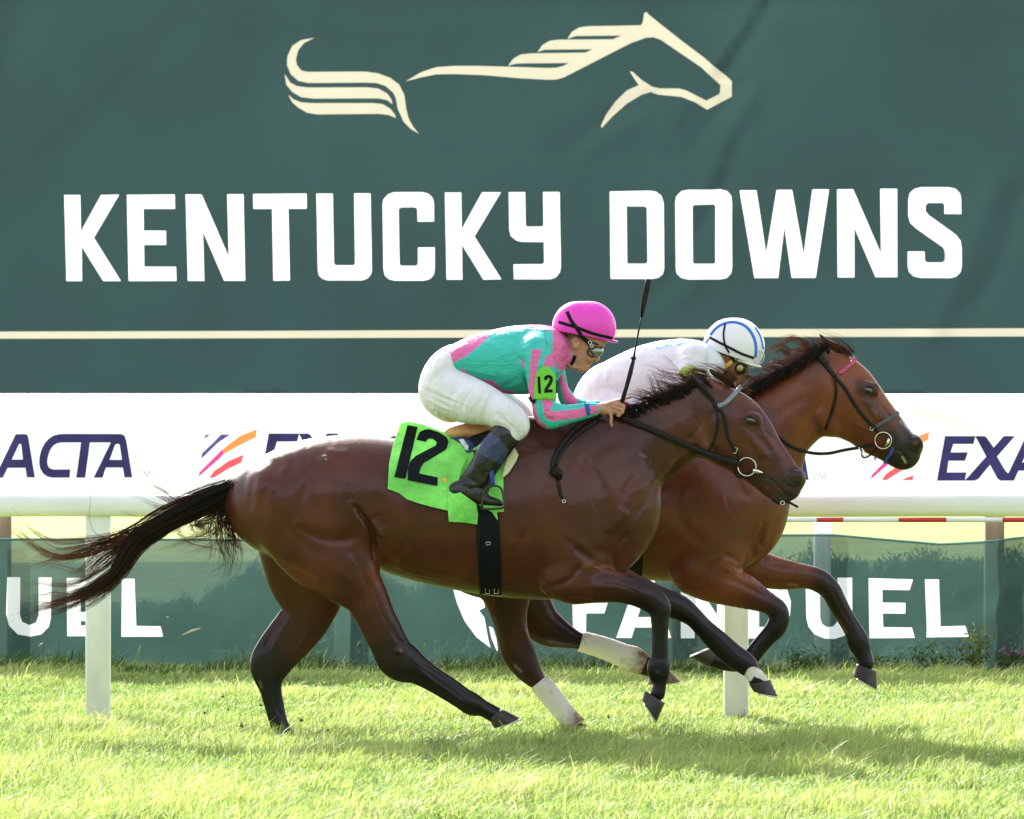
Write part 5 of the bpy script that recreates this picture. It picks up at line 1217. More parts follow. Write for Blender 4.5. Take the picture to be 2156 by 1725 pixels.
# stirrups
for dd, nm in ((D1 - .335, 1), (D1 + .335, 0)):
    b = MB(); P = [W(*C(1, [(x, y)])[0], dd) for x, y in ((1735,735),(1752,620),(1785,590),(1830,578),(1868,600),(1884,660),(1888,722),(1800,735),(1735,735))]
    P = [Vector(p) for p in spline(P, 4)]; b.tube(P, .006, 8, flat=.010); b.build('stirrup', M_steel2, sd_)
    b = MB(); P = [W(*C(1, [(x, y)])[0], dd + (.06 if nm else -.06) * t) for x, y, t in ((1812,585,0),(1800,470,.5),(1790,330,1),(1780,260,1.2))]; b.tube(P, .012, 8, flat=.002); b.build('stirrup_leather', mat('blue_webbing', (.03, .04, .30), .6), sd_)
    b = MB(); 

# bridle of the front horse
br = thing('bridle', hit(bvh1, 1490, 880, .01, 25), 'black leather bridle and reins on the darker front horse', 'bridle')
def straps(name, bv, items, parent, m=M_leather, mir=None):
    b = MB()
    for it in items: strap(b, bv, *it)
    o = b.build(name, m, parent)
    return o
straps('headpiece', bvh1, [(15, [(840,430),(900,530),(955,600),(990,690)], .022, .006)], br)
straps('cheek_strap', bvh1, [(15, [(990,690),(1060,740),(1095,850),(1115,980),(1160,1090),(1220,1190),(1275,1260)], .017, .006)], br)
straps('throat_lash', bvh1, [(15, [(985,690),(1010,800),(1005,920),(965,1050),(920,1150)], .013, .006)], br)
straps('browband', bvh1, [(15, [(1010,672),(1090,640),(1180,550),(1245,480),(1268,455)], .024, .008)], br, mat('grey_browband', (.16, .19, .22), .35, .6))
straps('rein', bvh1, [(4, [(300,668),(420,712),(560,770),(700,835),(850,895),(1010,945)], .031, .02)], br)
straps('rein', bvh1, [(15, [(1350,1400),(1250,1440),(1180,1380)], .012, .012)], br)
b = MB(); q0 = hit(bvh1, *C(15, [(1325,1325)])[0], .022, D1 - .07)
b.ring(q0, .0215*2.0*1.15/2*1.9, .0032, ax=(.12, 1, 0)); b.build('bit_ring', M_steel, br)
b = MB(); P = [W(*C(15, [(x, y)])[0], q0.y - o) for x, y, o in ((1390,1360,.012),(1440,1375,.014),(1510,1392,.006))]; b.tube(P, [.011, .010, .003], 10); b.build('bit', M_steel, br)
buckle(br, bvh1, 15, 1200, 1150, .014, .030, D1, r=.0022, rot=-.3)
b = MB(); P = [W(*C(14, [(x, y)])[0], D1 - .02) for x, y in ((560,1235),(620,1262),(660,1268),(690,1250))]; b.tube(P, .005, 8); P = [W(*C(14, [(x, y)])[0], D1 - .02) for x, y in ((690,1240),(745,1265),(800,1295))]; b.tube(P, .0065, 8); b.build('chin_strap', M_leather, br)
b = MB(); b.ring(W(*C(14, [(655,1255)])[0], D1 - .03), .010, .0022); b.build('chin_ring', M_steel, br)
# loop of the reins hanging over the shoulder
P2d = C(2, [(1690,1140),(1600,1175),(1500,1240),(1400,1340),(1320,1450),(1285,1540),(1290,1600)])
b = MB(); strap(b, bvh1, 2, [(1700,1135),(1600,1170),(1500,1235),(1400,1335),(1320,1450),(1285,1540),(1290,1600)], .020, .014); b.build('rein', M_leather, br)
b = MB(); strap(b, bvh1, 2, [(1660,1190),(1560,1250),(1450,1340),(1370,1440),(1310,1560)], .018, .012); b.build('rein', M_leather, br)
b = MB(); kp = hit(bvh1, *C(2, [(1310,1630)])[0], .02, D1-.2); 
b.tube([kp + Vector((-.012, 0, .03)), kp + Vector((.012, -.01, .005)), kp + Vector((.02, 0, -.03))], [.016, .024, .014], 10); b.tube([kp + Vector((-.03, -.008, .012)), kp + Vector((.0, -.016, -.004)), kp + Vector((.034, -.008, -.008))], .012, 8); b.build('rein_knot', M_leather, br)
b = MB(); strap(b, bvh1, 2, [(1330,1680),(1340,1740),(1355,1800),(1370,1840)], .018, .012); b.build('rein_end', M_leather, br)
b = MB(); b.ring(hit(bvh1, 1187, 1056, .012, D1 - .2), .008, .0022); b.build('rein_buckle', M_steel, br)

# tack of the second horse
br2 = thing('bridle', hit(bvh2, 1745, 830, .01, 25.8), 'black bridle with pink browband and grey noseband on the brighter bay', 'bridle')
straps('headpiece', bvh2, [(4, [(1445,330),(1500,400),(1545,455)], .024, .006)], br2)
straps('cheek_strap', bvh2, [(4, [(1545,455),(1600,520),(1650,600),(1700,670),(1760,735),(1800,780)], .019, .006)], br2)
straps('throat_lash', bvh2, [(4, [(1540,460),(1550,540),(1530,640),(1490,750)], .013, .006)], br2)
straps('browband', bvh2, [(4, [(1568,435),(1600,415),(1635,380),(1660,345)], .022, .010)], br2, mat('pink_browband', (.42, .05, .12), .45, noise=(90, .6)))
straps('noseband', bvh2, [(4, [(1770,735),(1830,700),(1880,670),(1900,652)], .022, .010)], br2, mat('grey_noseband', (.075, .07, .075), .6))
straps('rein', bvh2, [(4, [(1225,790),(1300,845),(1400,880),(1500,885),(1600,865),(1690,850),(1770,830)], .017, .01, 25.66)], br2)
straps('rein', bvh2, [(4, [(1690,850),(1700,905),(1740,895),(1790,845)], .010, .01, 25.64)], br2)
b = MB(); q0 = hit(bvh2, *C(14, [(1590,675)])[0], .022, D2 - .06); b.ring(q0, .044, .0032, ax=(.12, 1, 0)); b.build('bit_ring', M_steel, br2)
b = MB(); P = [W(*C(14, [(x, y)])[0], q0.y - .012) for x, y in ((1640,655),(1635,690),(1612,725))]; b.tube(P, [.006, .009, .004], 10); b.build('bit', M_steel, br2)
straps('tongue_tie', bvh2, [(14, [(1680,740),(1660,800),(1620,850),(1605,890)], .018, .006, D2 - .03)], br2, mat('blue_tape', (.02, .06, .30), .6))
buckle(br2, bvh2, 4, 1752, 742, .016, .026, D2, r=.0024, rot=-.5)
b = MB(); q = W(*C(14, [(1400, 790)])[0], 25.64); b.tube([q + Vector((-.02, 0, .03)), q + Vector((0, 0, -.012)), q + Vector((.022, 0, -.016)), q + Vector((-.004, 0, .026))], .0025, 6); b.build('rein_clip', M_steel, br2)
nc2 = thing('number_cloth', hit(bvh2, 1350, 1060, .01, 25.7), 'dark green saddle cloth edge showing behind the front horse’s breast', 'saddle cloth')
o = relief([[(1215,925),(1330,915),(1362,1000),(1366,1060),(1357,1110),(1330,1108),(1230,1085)]], 9, laid(bvh2, .012, D2 - .2, 2), 'cloth', mat('dark_green_cloth', (.01, .22, .06), .7, bump=(18, .3, .01)), nc2); mirrored(o, D2)
sd2 = thing('racing_saddle', hit(bvh2, 1330, 930, .01, 25.7), 'black racing saddle and girth of the second horse, mostly hidden', 'saddle')
V_, F_ = nets([Tube([(1240,915,1250,940,.05), (1290,905,1295,940,.09), (1340,905,1345,935,.08)], D2, k=.01)], .008); mesh_np('seat', V_, [F_], M_leather, sd2)
o = relief([[(1312,1080),(1357,1080),(1352,1215),(1306,1215)]], 8, laid(bvh2, .008, D2 - .2, 1), 'girth', M_nylon, sd2); mirrored(o, D2)
for y in (1137, 1152, 1168):
    q = hit(bvh2, 1346, y, .012, D2 - .2); b = MB(); b.ball(q, .0035, 8, 6); b.build('girth_eyelet', M_steel, sd2)

# ================================================================== riders
SKIN = (.50, .235, .16); SKIN2 = (.26, .12, .07)
M_skin = mat('skin', None, .5, .4, attr=True, noise=(30, .06), bump=(90, .15, .001))
def silk(name, tr=.12):
    return mat(name, None, .55, .35, attr=True, noise=(7, .06), bump=(11, .9, .03, (1, 1, 1.7)), trans=tr)
M_silk = silk('racing_silks'); M_breech = mat('white_breeches', (.80, .77, .82), .6, .35, bump=(9, .8, .03, (2.2, 1, .7)), trans=.08)
M_boot = mat('riding_boot', None, .24, .5, attr=True, bump=(20, .6, .012))
def solid(name, prims, h, m, parent, strokes=(), d=25, base=(.5,.5,.5), polys=(), it=2, cut=None, paints=(), thick=0):
    for p in prims:
        if p.col is None: p.col = base
    V, F = nets(prims, h); V = relax(V, F, it); N = vnormals(V, F); V = sculpt(V, N, strokes, d, d); V = relax(V, F, 1, .3)
    if cut is not None:
        px = to_px(V); k = cut(px); F = F[k[F].all(1)]; u, inv = np.unique(F, return_inverse=True); V = V[u]; F = inv.reshape(F.shape)
    _, Cc = field(prims, V.astype(np.float32), True); px = to_px(V); N = vnormals(V, F)
    for pl in polys:
        c, pts, col = pl[:3]; k = inside(px, C(c, pts))
        if len(pl) > 3: k &= pl[3](V, N)
        Cc[k] = col
    if paints: Cc = paint(V, Cc, paints, d)
    o = mesh_np(name, V, [F], m, parent, True, Cc)
    if thick: md = o.modifiers.new('thickness', 'SOLIDIFY'); md.thickness = thick; md.offset = 1
    return o, BVHTree.FromPolygons([Vector(v) for v in V.tolist()], F.tolist())
def T2(rows, d, **k): return Tube(rows, d, 2, **k)
def legs(dx, dy, d, out):
    """breeches and boots, crop-2 coordinates shifted by dx,dy; out: sideways spread"""
    def S(rows, dd, **k): return Tube([(r[0]+dx, r[1]+dy, r[2]+dx, r[3]+dy) + tuple(r[4:]) for r in rows], dd, 2, k=k.get('k', .03), cap=k.get('cap', (1, 1)))
    br_ = []; bt = []; inner = []
    br_.append(S([(392,560,560,800,.12),(305,612,520,815,.14),(232,690,500,850,.155),(182,785,500,900,.16),(158,892,500,950,.16),(182,1000,540,960,.15),(258,1085,600,950,.14)], d, k=.01, cap=(.2,1)))
    for sg in (-1, 1):
        a, b_, c_ = d + sg*.09, d + sg*(.20 + out), d + sg*(.27 + out)
        sx = 0 if sg < 0 else 35
        R = [(560,800,262,1085,.10,0,a), (690,855,430,1160,.095,0,d+sg*.14), (790,905,560,1180,.085,0,d+sg*.19), (880,965,670,1192,.075,0,b_), (990,1050,760,1215,.068,0,d+sg*(.25+out)), (1075,1140,850,1240,.060,0,c_), (1092,1230,890,1248,.052,0,c_), (1060,1290,880,1245,.048,0,c_), (1015,1335,870,1262,.046,0,c_)]
        br_.append(S([(r[0]+sx, r[1]-sx*.8, r[2]+sx, r[3]-sx*.8) + tuple(r[4:]) for r in R], a, k=.02, cap=(.5, .3)))
        inner.append(S([(480,760,300,980,.07,0,a), (760,950,620,1130,.055,0,d+sg*.19), (1040,1160,900,1230,.045,0,c_), (980,1330,880,1290,.04,0,c_), (760,1560,650,1510,.035,0,c_), (600,1750,520,1680,.03,0,c_)], a))
        k = .3125 / .25; e = lambda x, y: ((471.6 + .3125*x - 842.2) / .25, (842.2 + .3125*y - 589.5) / .25)
        def row(x1, y1, x2, y2, b0, t=0): p, q = e(x1, y1), e(x2, y2); return (p[0], p[1], q[0], q[1], b0, t, c_)
        bt.append(S([row(1815,175,1985,290,.050), row(1790,215,1952,330,.050), row(1720,300,1895,415,.052), row(1665,410,1838,490,.050), row(1608,510,1800,565,.042), row(1560,580,1795,620,.038)], c_, k=.02, cap=(.15, .6)))
        bt.append(S([row(1530,598,1532,672,.028), row(1600,545,1560,690,.036), row(1690,590,1670,708,.038), row(1770,635,1762,722,.040), row(1840,655,1838,730,.038), row(1878,680,1876,726,.028)], c_, k=.02, cap=(.5, .6)))
    return br_, bt, inner
# ---- rider in turquoise and pink
d = D1
rider = thing('person', W(985, 905, D1), 'jockey in turquoise and pink silks crouched over the front horse, pink cap and goggles', 'person')
TQ = (.05, .56, .49); PK = (.80, .16, .42); 
brp, btp, inn = legs(0, 0, D1, 0)
YN = {'sh': d-.17, 'el': d-.24, 'wr': d-.15, 'ha': d-.115}
skin = inn + [
 T2([(420,620,300,860,.10), (700,560,740,800,.12), (1000,470,1010,820,.13), (1180,430,1200,720,.13)], d, k=.05),
 T2([(1230,440,1250,700,.07), (1320,470,1370,680,.055), (1400,480,1440,660,.055)], d, k=.03),
 # head
 Tube([(1475,290,1475,550,.068), (1560,240,1540,600,.076), (1650,300,1620,600,.066)], d, 2, k=.03, cap=(.8, .6)),
 Tube([(1400,520,1680,570,.066), (1410,600,1635,630,.056), (1440,680,1606,690,.044), (1500,730,1578,735,.030)], d, 2, k=.014, cap=(.5, .6)),
 Tube([(1645,560,1690,540,.045), (1660,535,1700,560,.03)], d, 2, k=.012),
 Tube([(1640,590,1662,600,.012), (1648,648,1680,656,.012), (1650,672,1684,672,.014)], d, 2, k=.006),
 Tube([(1636,655,1660,690,.018), (1640,670,1655,690,.016)], d, 2, k=.006),
 Tube([(1590,690,1625,690,.026), (1590,700,1618,702,.022)], d, 2, k=.006), Tube([(1570,722,1600,722,.022), (1570,730,1598,730,.020)], d, 2, k=.006),
 ball(2,2,1562,742,26,.022,d,.012), Tube([(1405,700,1450,740,.05), (1500,735,1540,765,.03)], d, 2, k=.015),
 ball(2,2,1590,640,46,.030,d-.035,.02), ball(2,2,1590,640,46,.030,d+.035,.02),
]
for sg in (-1, 1):
    skin += [Tube([(1450,490,1510,495,.010), (1440,525,1520,530,.013), (1455,570,1500,572,.010)], d + sg*.073, 2, k=.005, cap=(.6,.6)), ball(2,2,1490,528,15,.010,d+sg*.086,.004,sub=True)]
# arms and hands
def arm(sg, off=(0, 0)):
    ox, oy = off; sh_, el, wr, ha = d+sg*.17, d+sg*.24, d+sg*.14, d+sg*.105
    R = [(1070+ox,640+oy,1270+ox,640+oy,.055,0,sh_), (1100+ox,900+oy,1280+ox,900+oy,.045,0,(sh_+el)/2), (1150+ox,1120+oy,1270+ox,1090+oy,.04,0,el), (1210+ox,1215+oy,1290+ox,1090+oy,.038,0,el), (1420+ox,1190+oy,1430+ox,1080+oy,.034,0,(el+wr)/2), (1640+ox,1130+oy,1640+ox,1045+oy,.026,0,wr),
         (1700+ox,1135+oy,1700+ox,1035+oy,.022,0,ha), (1770+ox,1140+oy,1770+ox,1030+oy,.018,0,ha), (1810+ox,1130+oy,1812+ox,1045+oy,.015,0,ha)]
    P = [Tube(R, d, 2, k=.02, cap=(1,.4))]
    f = lambda pts, r0, r1, dd: Tube([(x, y - r0 + (r0-r1)*i/(len(pts)-1), x, y + r0 - (r0-r1)*i/(len(pts)-1), .6e-3 * (r0 - (r0-r1)*i/(len(pts)-1)), 0, dd) for i, (x, y) in enumerate(pts)], dd, 2, k=.004)
    h = ha - .012 * (1 if sg < 0 else -1)
    g = lambda pts: [(x+ox, y+oy) for x, y in pts]
    P += [f(g([(1790,1045),(1840,1048),(1878,1062),(1882,1082),(1862,1090)]), 17, 13, h), f(g([(1795,1070),(1840,1085),(1874,1100),(1874,1118),(1850,1122)]), 16, 12, h-.004), f(g([(1790,1095),(1825,1115),(1852,1130),(1846,1145),(1828,1142)]), 15, 11, h),
          f(g([(1765,1115),(1780,1160),(1776,1200),(1784,1232)]), 16, 11, h), f(g([(1740,1050),(1800,1028),(1850,1016),(1900,1004)]), 18, 12, h+.002)]
    return P
near_arm = arm(-1); far_arm = arm(1, (40, -15)); skin += near_arm + far_arm
for p in skin: p.col = SKIN
bodyo, sbv = solid('body', skin, .0038, M_skin, rider, d=d, base=SKIN, strokes=[(2, [(1560,705),(1600,708),(1625,704)], .003, -.004), (2, [(1640,600),(1590,640)], .006, -.003), (2, [(1625,640),(1600,690),(1580,710)], .004, -.003), (2, [(1465,505),(1470,540),(1485,560)], .004, -.003), (2, [(1790,1060),(1830,1068)], .003, -.003), (2, [(1785,1085),(1820,1100)], .003, -.003)],
 paints=[(2, [(1400,480),(1370,540)], .030, (.05,.025,.015), .85), (2, [(1570,706),(1610,706)], .005, (.35,.09,.08), .7), (2, [(1350,470),(1400,450),(1500,470)], .025, (.05,.025,.015), .8), (2, [(1480,530)], .022, (.52,.20,.15), .6), (2, [(1600,650)], .02, (.55,.22,.16), .5), (2, [(1500,700)], .02, (.42,.2,.15), .5)])
brx, _ = solid('breeches', brp, .0055, M_breech, rider, d=d, strokes=[(2, [(420,700),(330,790),(250,900)], .012, -.004), (2, [(230,870),(400,980),(600,1080)], .008, .004), (2, [(200,930),(330,1030),(500,1120)], .008, -.004), (2, [(560,900),(480,1000),(420,1100)], .010, .004), (2, [(700,1000),(640,1080),(590,1150)], .010, -.004), (2, [(800,1120),(860,1160),(900,1230)], .010, -.006), (2, [(780,1170),(860,1200),(940,1210)], .008, .005), (2, [(940,1080),(1000,1160),(1010,1240)], .012, .004), (2, [(300,700),(280,800),(300,900)], .01, .003), (2, [(170,900),(280,960),(400,1010),(560,1060)], .006, -.006), (2, [(200,990),(330,1060),(470,1110)], .006, .006), (2, [(640,900),(560,1000),(520,1100)], .008, -.006), (2, [(760,960),(700,1060),(690,1140)], .008, .005), (2, [(860,1010),(900,1080),(900,1180)], .008, -.007), (2, [(980,1080),(1040,1150),(1060,1230)], .008, -.005), (2, [(830,1170),(900,1200),(970,1270)], .006, -.007), (2, [(520,760),(640,860),(800,960)], .01, -.004)])
NAVY = (.022, .035, .10); BK = (.008, .008, .010)
for bi in (0, 1): bo, bootb = solid('boot', btp[2*bi:2*bi+2], .005, M_boot, rider, d=d, base=BK, polys=[(1, [(1780,215),(1840,250),(1920,330),(1870,440),(1790,400),(1700,340),(1700,290)], NAVY)], strokes=[(1, [(1600,520),(1660,530),(1720,560)], .008, -.005), (1, [(1640,600),(1700,590),(1760,600)], .008, -.006), (1, [(1600,570),(1640,560),(1700,590)], .008, .004), (1, [(1530,655),(1650,690),(1780,712),(1880,716)], .004, -.004), (1, [(1700,380),(1690,450),(1650,510)], .012, .004), (1, [(1770,470),(1740,540)], .01, -.005)])
shirt = [
 T2([(385,578,545,790,.145), (560,488,690,860,.158), (760,428,835,925,.168), (950,390,975,965,.178), (1110,378,1120,940,.19), (1225,388,1240,760,.165), (1290,430,1310,720,.10)], d, k=.03, cap=(.12, .4)),
 T2([(1285,425,1320,730,.075), (1310,440,1365,742,.068), (1345,470,1405,735,.064)], d, k=.012, cap=(.3, .15)),
]
def sleeve(sg, ox=0, oy=0):
    sh_, el, wr = d+sg*.15, d+sg*.24, d+sg*.14
    return [T2([(1020+ox,600+oy,1255+ox,560+oy,.085,0,sh_), (1040+ox,720+oy,1300+ox,700+oy,.075,0,d+sg*.19), (1070+ox,860+oy,1312+ox,850+oy,.068,0,d+sg*.21), (1095+ox,985+oy,1306+ox,985+oy,.062,0,d+sg*.23), (1118+ox,1080+oy,1290+ox,1050+oy,.058,0,el), (1150+ox,1180+oy,1290+ox,1035+oy,.055,0,el), (1225+ox,1240+oy,1320+ox,1045+oy,.055,0,el)], d, k=.03),
            T2([(1215+ox,1240+oy,1290+ox,1045+oy,.055,0,el), (1330+ox,1228+oy,1380+ox,1052+oy,.052,0,d+sg*.22), (1450+ox,1203+oy,1450+ox,1048+oy,.047,0,d+sg*.19), (1560+ox,1172+oy,1550+ox,1036+oy,.042,0,d+sg*.165), (1655+ox,1142+oy,1650+ox,1030+oy,.038,0,wr)], d, k=.025, cap=(1, .12))]
shirt += sleeve(-1)
shirt += [T2([(1230,600,1340,640,.07,0,d+.16), (1290,800,1395,790,.055,0,d+.20), (1320,930,1420,910,.05,0,d+.21), (1350,1040,1470,975,.045,0,d+.2), (1420,1055,1500,1010,.04,0,d+.19), (1560,1090,1560,1010,.036,0,d+.16), (1680,1110,1680,1020,.034,0,d+.14)], d, k=.02)]
near = lambda V, N: V[:, 1] < d + .1
far = lambda V, N: V[:, 1] > d + .1
sil, silb = solid('silk_shirt', shirt, .0042, M_silk, rider, d=d, base=TQ, polys=[
 (2, [(330,540),(560,400),(900,400),(790,440),(720,505),(600,612),(512,668),(440,700)], PK), (2, [(330,560),(330,340),(1400,340),(1330,440),(1150,412),(1000,408),(850,425),(700,470)], PK),
 (2, [(520,740),(590,800),(700,842),(790,850),(860,925),(960,940),(960,1000),(500,1000)], PK, lambda V, N: (V[:, 1] < d + .1) & (V[:, 1] > d - .17)),
 (2, [(1290,410),(1285,560),(1280,640),(1330,760),(1450,760),(1450,400)], PK),
 (2, [(1108,585),(1196,583),(1170,680),(1145,800),(1132,900),(1125,1015),(1094,1015),(1078,940),(1092,780)], PK, near), (2, [(1015,690),(1038,655),(1048,742),(1030,735)], PK, near),
 (2, [(1232,640),(1282,625),(1300,700),(1290,745),(1260,735),(1205,725)], PK, near),
 (2, [(1190,1005),(1272,1005),(1290,1040),(1262,1095),(1290,1108),(1480,1090),(1600,1062),(1670,1055),(1670,1120),(1480,1168),(1300,1190),(1240,1180),(1212,1130),(1205,1060)], PK, near),
 (2, [(1110,1015),(1135,1020),(1150,1120),(1185,1200),(1245,1230),(1220,1260),(1150,1220),(1100,1100)], PK, near),
 (2, [(1545,1030),(1590,1028),(1607,1130),(1575,1150)], (.02, .10, .40), near), (2, [(1225,385),(1240,560),(1250,580),(1232,580),(1215,480),(1205,400)], (.05, .42, .36)),
 (2, [(1325,800),(1365,780),(1400,880),(1440,965),(1500,1010),(1480,1050),(1400,1048),(1370,960)], PK, far)],
 strokes=[(2, [(520,695),(700,700),(950,700)], .0035, -.004), (2, [(930,560),(970,640),(1030,700)], .010, -.006), (2, [(1040,640),(1060,800),(1080,960)], .012, -.014), (2, [(1020,600),(1080,570),(1110,560)], .008, .005), (2, [(1150,560),(1240,480),(1235,400)], .008, -.003), (2, [(440,640),(480,580),(560,560)], .008, .006), (2, [(470,690),(540,620),(600,600)], .008, -.005), (2, [(1200,1120),(1240,1170),(1290,1180)], .010, -.006), (2, [(1220,1080),(1270,1090),(1330,1060)], .008, .006), (2, [(1340,1050),(1330,1100),(1370,1140)], .010, -.004), (2, [(1420,1060),(1440,1120),(1420,1180)], .010, -.004), (2, [(600,800),(720,780),(840,840)], .012, .004), (2, [(860,930),(940,860),(1020,830)], .012, -.005), (2, [(1290,560),(1330,640),(1370,720)], .006, -.006), (2, [(1260,640),(1300,600),(1290,500)], .008, -.004), (2, [(700,480),(820,520),(900,600)], .02, -.003)])
# number on the sleeve
ab = relief([C(2, [(1184,742),(1204,730),(1248,728),(1258,745),(1310,800),(1311,900),(1306,1003),(1131,1006),(1128,890),(1150,790)])], 5, laid(silb, .006, d - .25, 1), 'number_band', mat('lime_band', (.16, .55, .04), .6, .3), rider, thick=.004)
abb = cloth_bvh(ab)
for dg in ([(1158,816),(1180,812),(1182,884),(1188,956),(1164,958),(1161,890)], [(1212,842),(1216,815),(1240,800),(1268,802),(1286,820),(1289,850),(1272,885),(1244,922),(1286,922),(1287,948),(1216,952),(1214,925),(1250,868),(1262,842),(1258,828),(1245,825),(1238,845)]):
    relief([C(2, dg)], 4, laid(abb, .004, d - .26), 'digit', M_numk, rider)
b = MB(); strap(b, silb, 2, [(1098,985),(1112,1015),(1140,1022)], .022, .005, thick=.002); b.build('elastic', M_nylon, rider)
# helmet
HP = (.80, .045, .52)
helm = [Tube([(1500,190,1500,610,.094), (1600,190,1600,610,.094)], d, 2, k=.02)]
ho, hbv = solid('helmet', helm, .004, mat('pink_silk_cap', HP, .38, .5, noise=(4, .04), bump=(14, .10, .004)), rider, d=d, cut=lambda px: (px[:, 1] < 589.5 + .25 * (432 + ((px[:, 0] - 842.2) / .25 - 1320) * .175)), strokes=[(2, [(1600,195),(1500,300),(1480,420)], .004, -.002), (2, [(1600,195),(1720,300),(1780,440)], .004, -.002)], thick=.006)
V_, F_ = nets([Tube([(1640,478,1640,512,.085), (1740,492,1745,520,.075), (1800,505,1805,532,.055), (1828,513,1832,534,.035)], d, 2, k=.01, cap=(1, .8))], .004); mesh_np('cap_peak', relax(V_, F_, 2), [F_], bpy.data.materials['pink_silk_cap'], rider)
b = MB(); b.ball(W(*C(2, [(1580,190)])[0], d), (.012, .012, .007)); b.build('cap_button', bpy.data.materials['pink_silk_cap'], rider)
b = MB(); strap(b, hbv, 2, [(1335,355),(1420,380),(1500,405),(1620,450),(1790,492)], .016, .008, thick=.002); strap(b, hbv, 2, [(1405,265),(1440,340),(1490,410),(1540,490)], .018, .009, thick=.002)
P = [W(*C(2, [(x, y)])[0], d - .082) for x, y in ((1540,490),(1580,520),(1600,545))]; b.tube(P, .010, 8, flat=.003); b.build('goggle_strap', M_nylon, rider)
b = MB(); strap(b, sbv, 2, [(1475,640),(1455,690),(1440,715)], .018, .004, thick=.003); b.build('chin_strap', M_nylon, rider)
b = MB()
for s_ in (-1, 1):
    b.ball(W(*C(2, [(1650,600)])[0], d + s_*.036), (.040, .040, .030), 20, 14)
b.build('goggle_lens', mat('mirrored_lens', (.30, .31, .30), .08, 1.0, metal=.85), rider)
b = MB(); 
for s_ in (-1, 1):
    P = [W(*C(2, [(x, y)])[0], dd) for x, y, dd in ((1560,515,d+s_*.078),(1600,560,d+s_*.078),(1580,610,d+s_*.074),(1610,645,d+s_*.062),(1660,640,d+s_*.03),(1690,600,d+s_*.015),(1700,565,d+s_*.02),(1660,540,d+s_*.05),(1600,530,d+s_*.078))]; b.tube([Vector(p) for p in spline(P, 4)], .0055, 8)
b.build('goggle_frame', mat('black_goggle_rubber', (.012, .012, .014), .35), rider)
b = MB(); 
for q in range(2): b.ring(W(*C(2, [(1600+q*14,530+q*26)])[0], d-.088), .008, .002)
b.build('goggle_clip', M_steel, rider)
# ---- whip
whip = thing('riding_whip', W(1315, 850, D1 - .12), 'black riding whip held upright in the gloveless hand of the front jockey', 'whip')
wd_ = D1 - .125
b = MB(); b.tube([W(*C(2, [(x, y)])[0], wd_) for x, y in ((1968,655),(1940,780),(1910,890),(1880,990),(1868,1035))], [.0105, .0125, .0115, .012, .010], 12); b.ball(W(*C(2, [(1966,660)])[0], wd_), .014); b.build('grip', M_leather, whip)
b = MB(); b.tube([W(*C(2, [(x, y)])[0], wd_) for x, y in ((1968,655),(1990,540),(2015,400),(2040,290))], [.006, .005, .0045, .004], 8); b.build('shaft', M_leather, whip)
b = MB(); b.tube([W(*C(2, [(x, y)])[0], wd_) for x, y in ((2034,315),(2045,240),(2060,150),(2080,60),(2094,-4))], [.006, .013, .0155, .0155, .0145], 10, flat=.006); b.build('flap', M_leather, whip)

# ---- rider in white
d = D2
rider2 = thing('person', W(1330, 905, D2), 'jockey in white silks leaning over the far horse, white helmet with blue bands', 'person')
brp, btp, inn = legs(1290, 150, D2, 0)
def T4(rows, dd, **k): return Tube(rows, dd, 4, **k)
skin2 = inn + [
 T4([(230,480,330,640,.10), (480,350,520,620,.12), (700,340,720,560,.12), (790,350,790,490,.09), (850,350,850,450,.055), (930,330,890,440,.055)], d, k=.04),
 T4([(940,190,940,400,.070), (1000,180,1000,400,.072)], d, k=.03),
 T4([(865,360,1040,360,.064), (890,420,1050,420,.056), (920,460,1030,470,.044), (960,490,1020,495,.032)], d, k=.02, cap=(.5, .6)),
 T4([(1035,400,1055,400,.012), (1040,440,1068,440,.014), (1035,455,1060,455,.014)], d, k=.006), T4([(1020,465,1046,468,.024), (1018,480,1038,482,.020)], d, k=.006), ball(4,4,1005,488,16,.02,d,.01),
]
for sg in (-1, 1):
    skin2 += [T4([(893,338,925,340,.010), (885,362,928,365,.013), (895,392,918,394,.010)], d + sg*.072, k=.005, cap=(.6,.6)), ball(4,4,908,362,9,.010,d+sg*.084,.004,sub=True)]
    a_, e_, h_ = d+sg*.16, d+sg*.22, d+sg*.10
    skin2 += [T4([(700,370,810,370,.05,0,a_), (670,500,760,510,.042,0,e_), (670,610,740,570,.038,0,e_), (780,625,780,580,.03,0,d+sg*.16), (880,620,880,585,.024,0,h_), (920,618,920,580,.02,0,h_)], d, k=.02)]
    for kk in range(4): skin2.append(T4([(910,578+kk*12,910,592+kk*12,.007,0,h_), (945,582+kk*12,945,594+kk*12,.007,0,h_), (948,594+kk*11,948,604+kk*11,.006,0,h_-sg*.02)], h_, k=.003))
    skin2.append(T4([(890,580,890,592,.008,0,h_), (930,566,930,577,.007,0,h_)], h_, k=.003))
for p in skin2: p.col = SKIN2
_, sbv2 = solid('body', skin2, .0042, M_skin, rider2, d=d, base=SKIN2, paints=[(4, [(860,330),(870,370)], .022, (.03,.018,.014), .9), (4, [(905,365)], .016, (.3,.13,.09), .6)])
solid('breeches', brp, .007, M_breech, rider2, d=d, strokes=[(4, [(200,420),(170,480),(180,560)], .012, -.005)])
solid('boot', btp[:2], .007, M_boot, rider2, d=d, base=BK); solid('boot', btp[2:], .007, M_boot, rider2, d=d, base=BK)
WH = (.78, .78, .82); LB = (.25, .50, .80)
sh2 = [T4([(212,398,290,600,.14), (330,335,400,660,.158), (510,266,545,680,.17), (670,241,690,660,.185), (780,258,780,580,.17), (835,285,830,480,.11)], d, k=.03, cap=(.2, .4)), T4([(820,290,815,450,.075), (850,310,850,440,.066)], d, k=.015, cap=(.3, .2))]
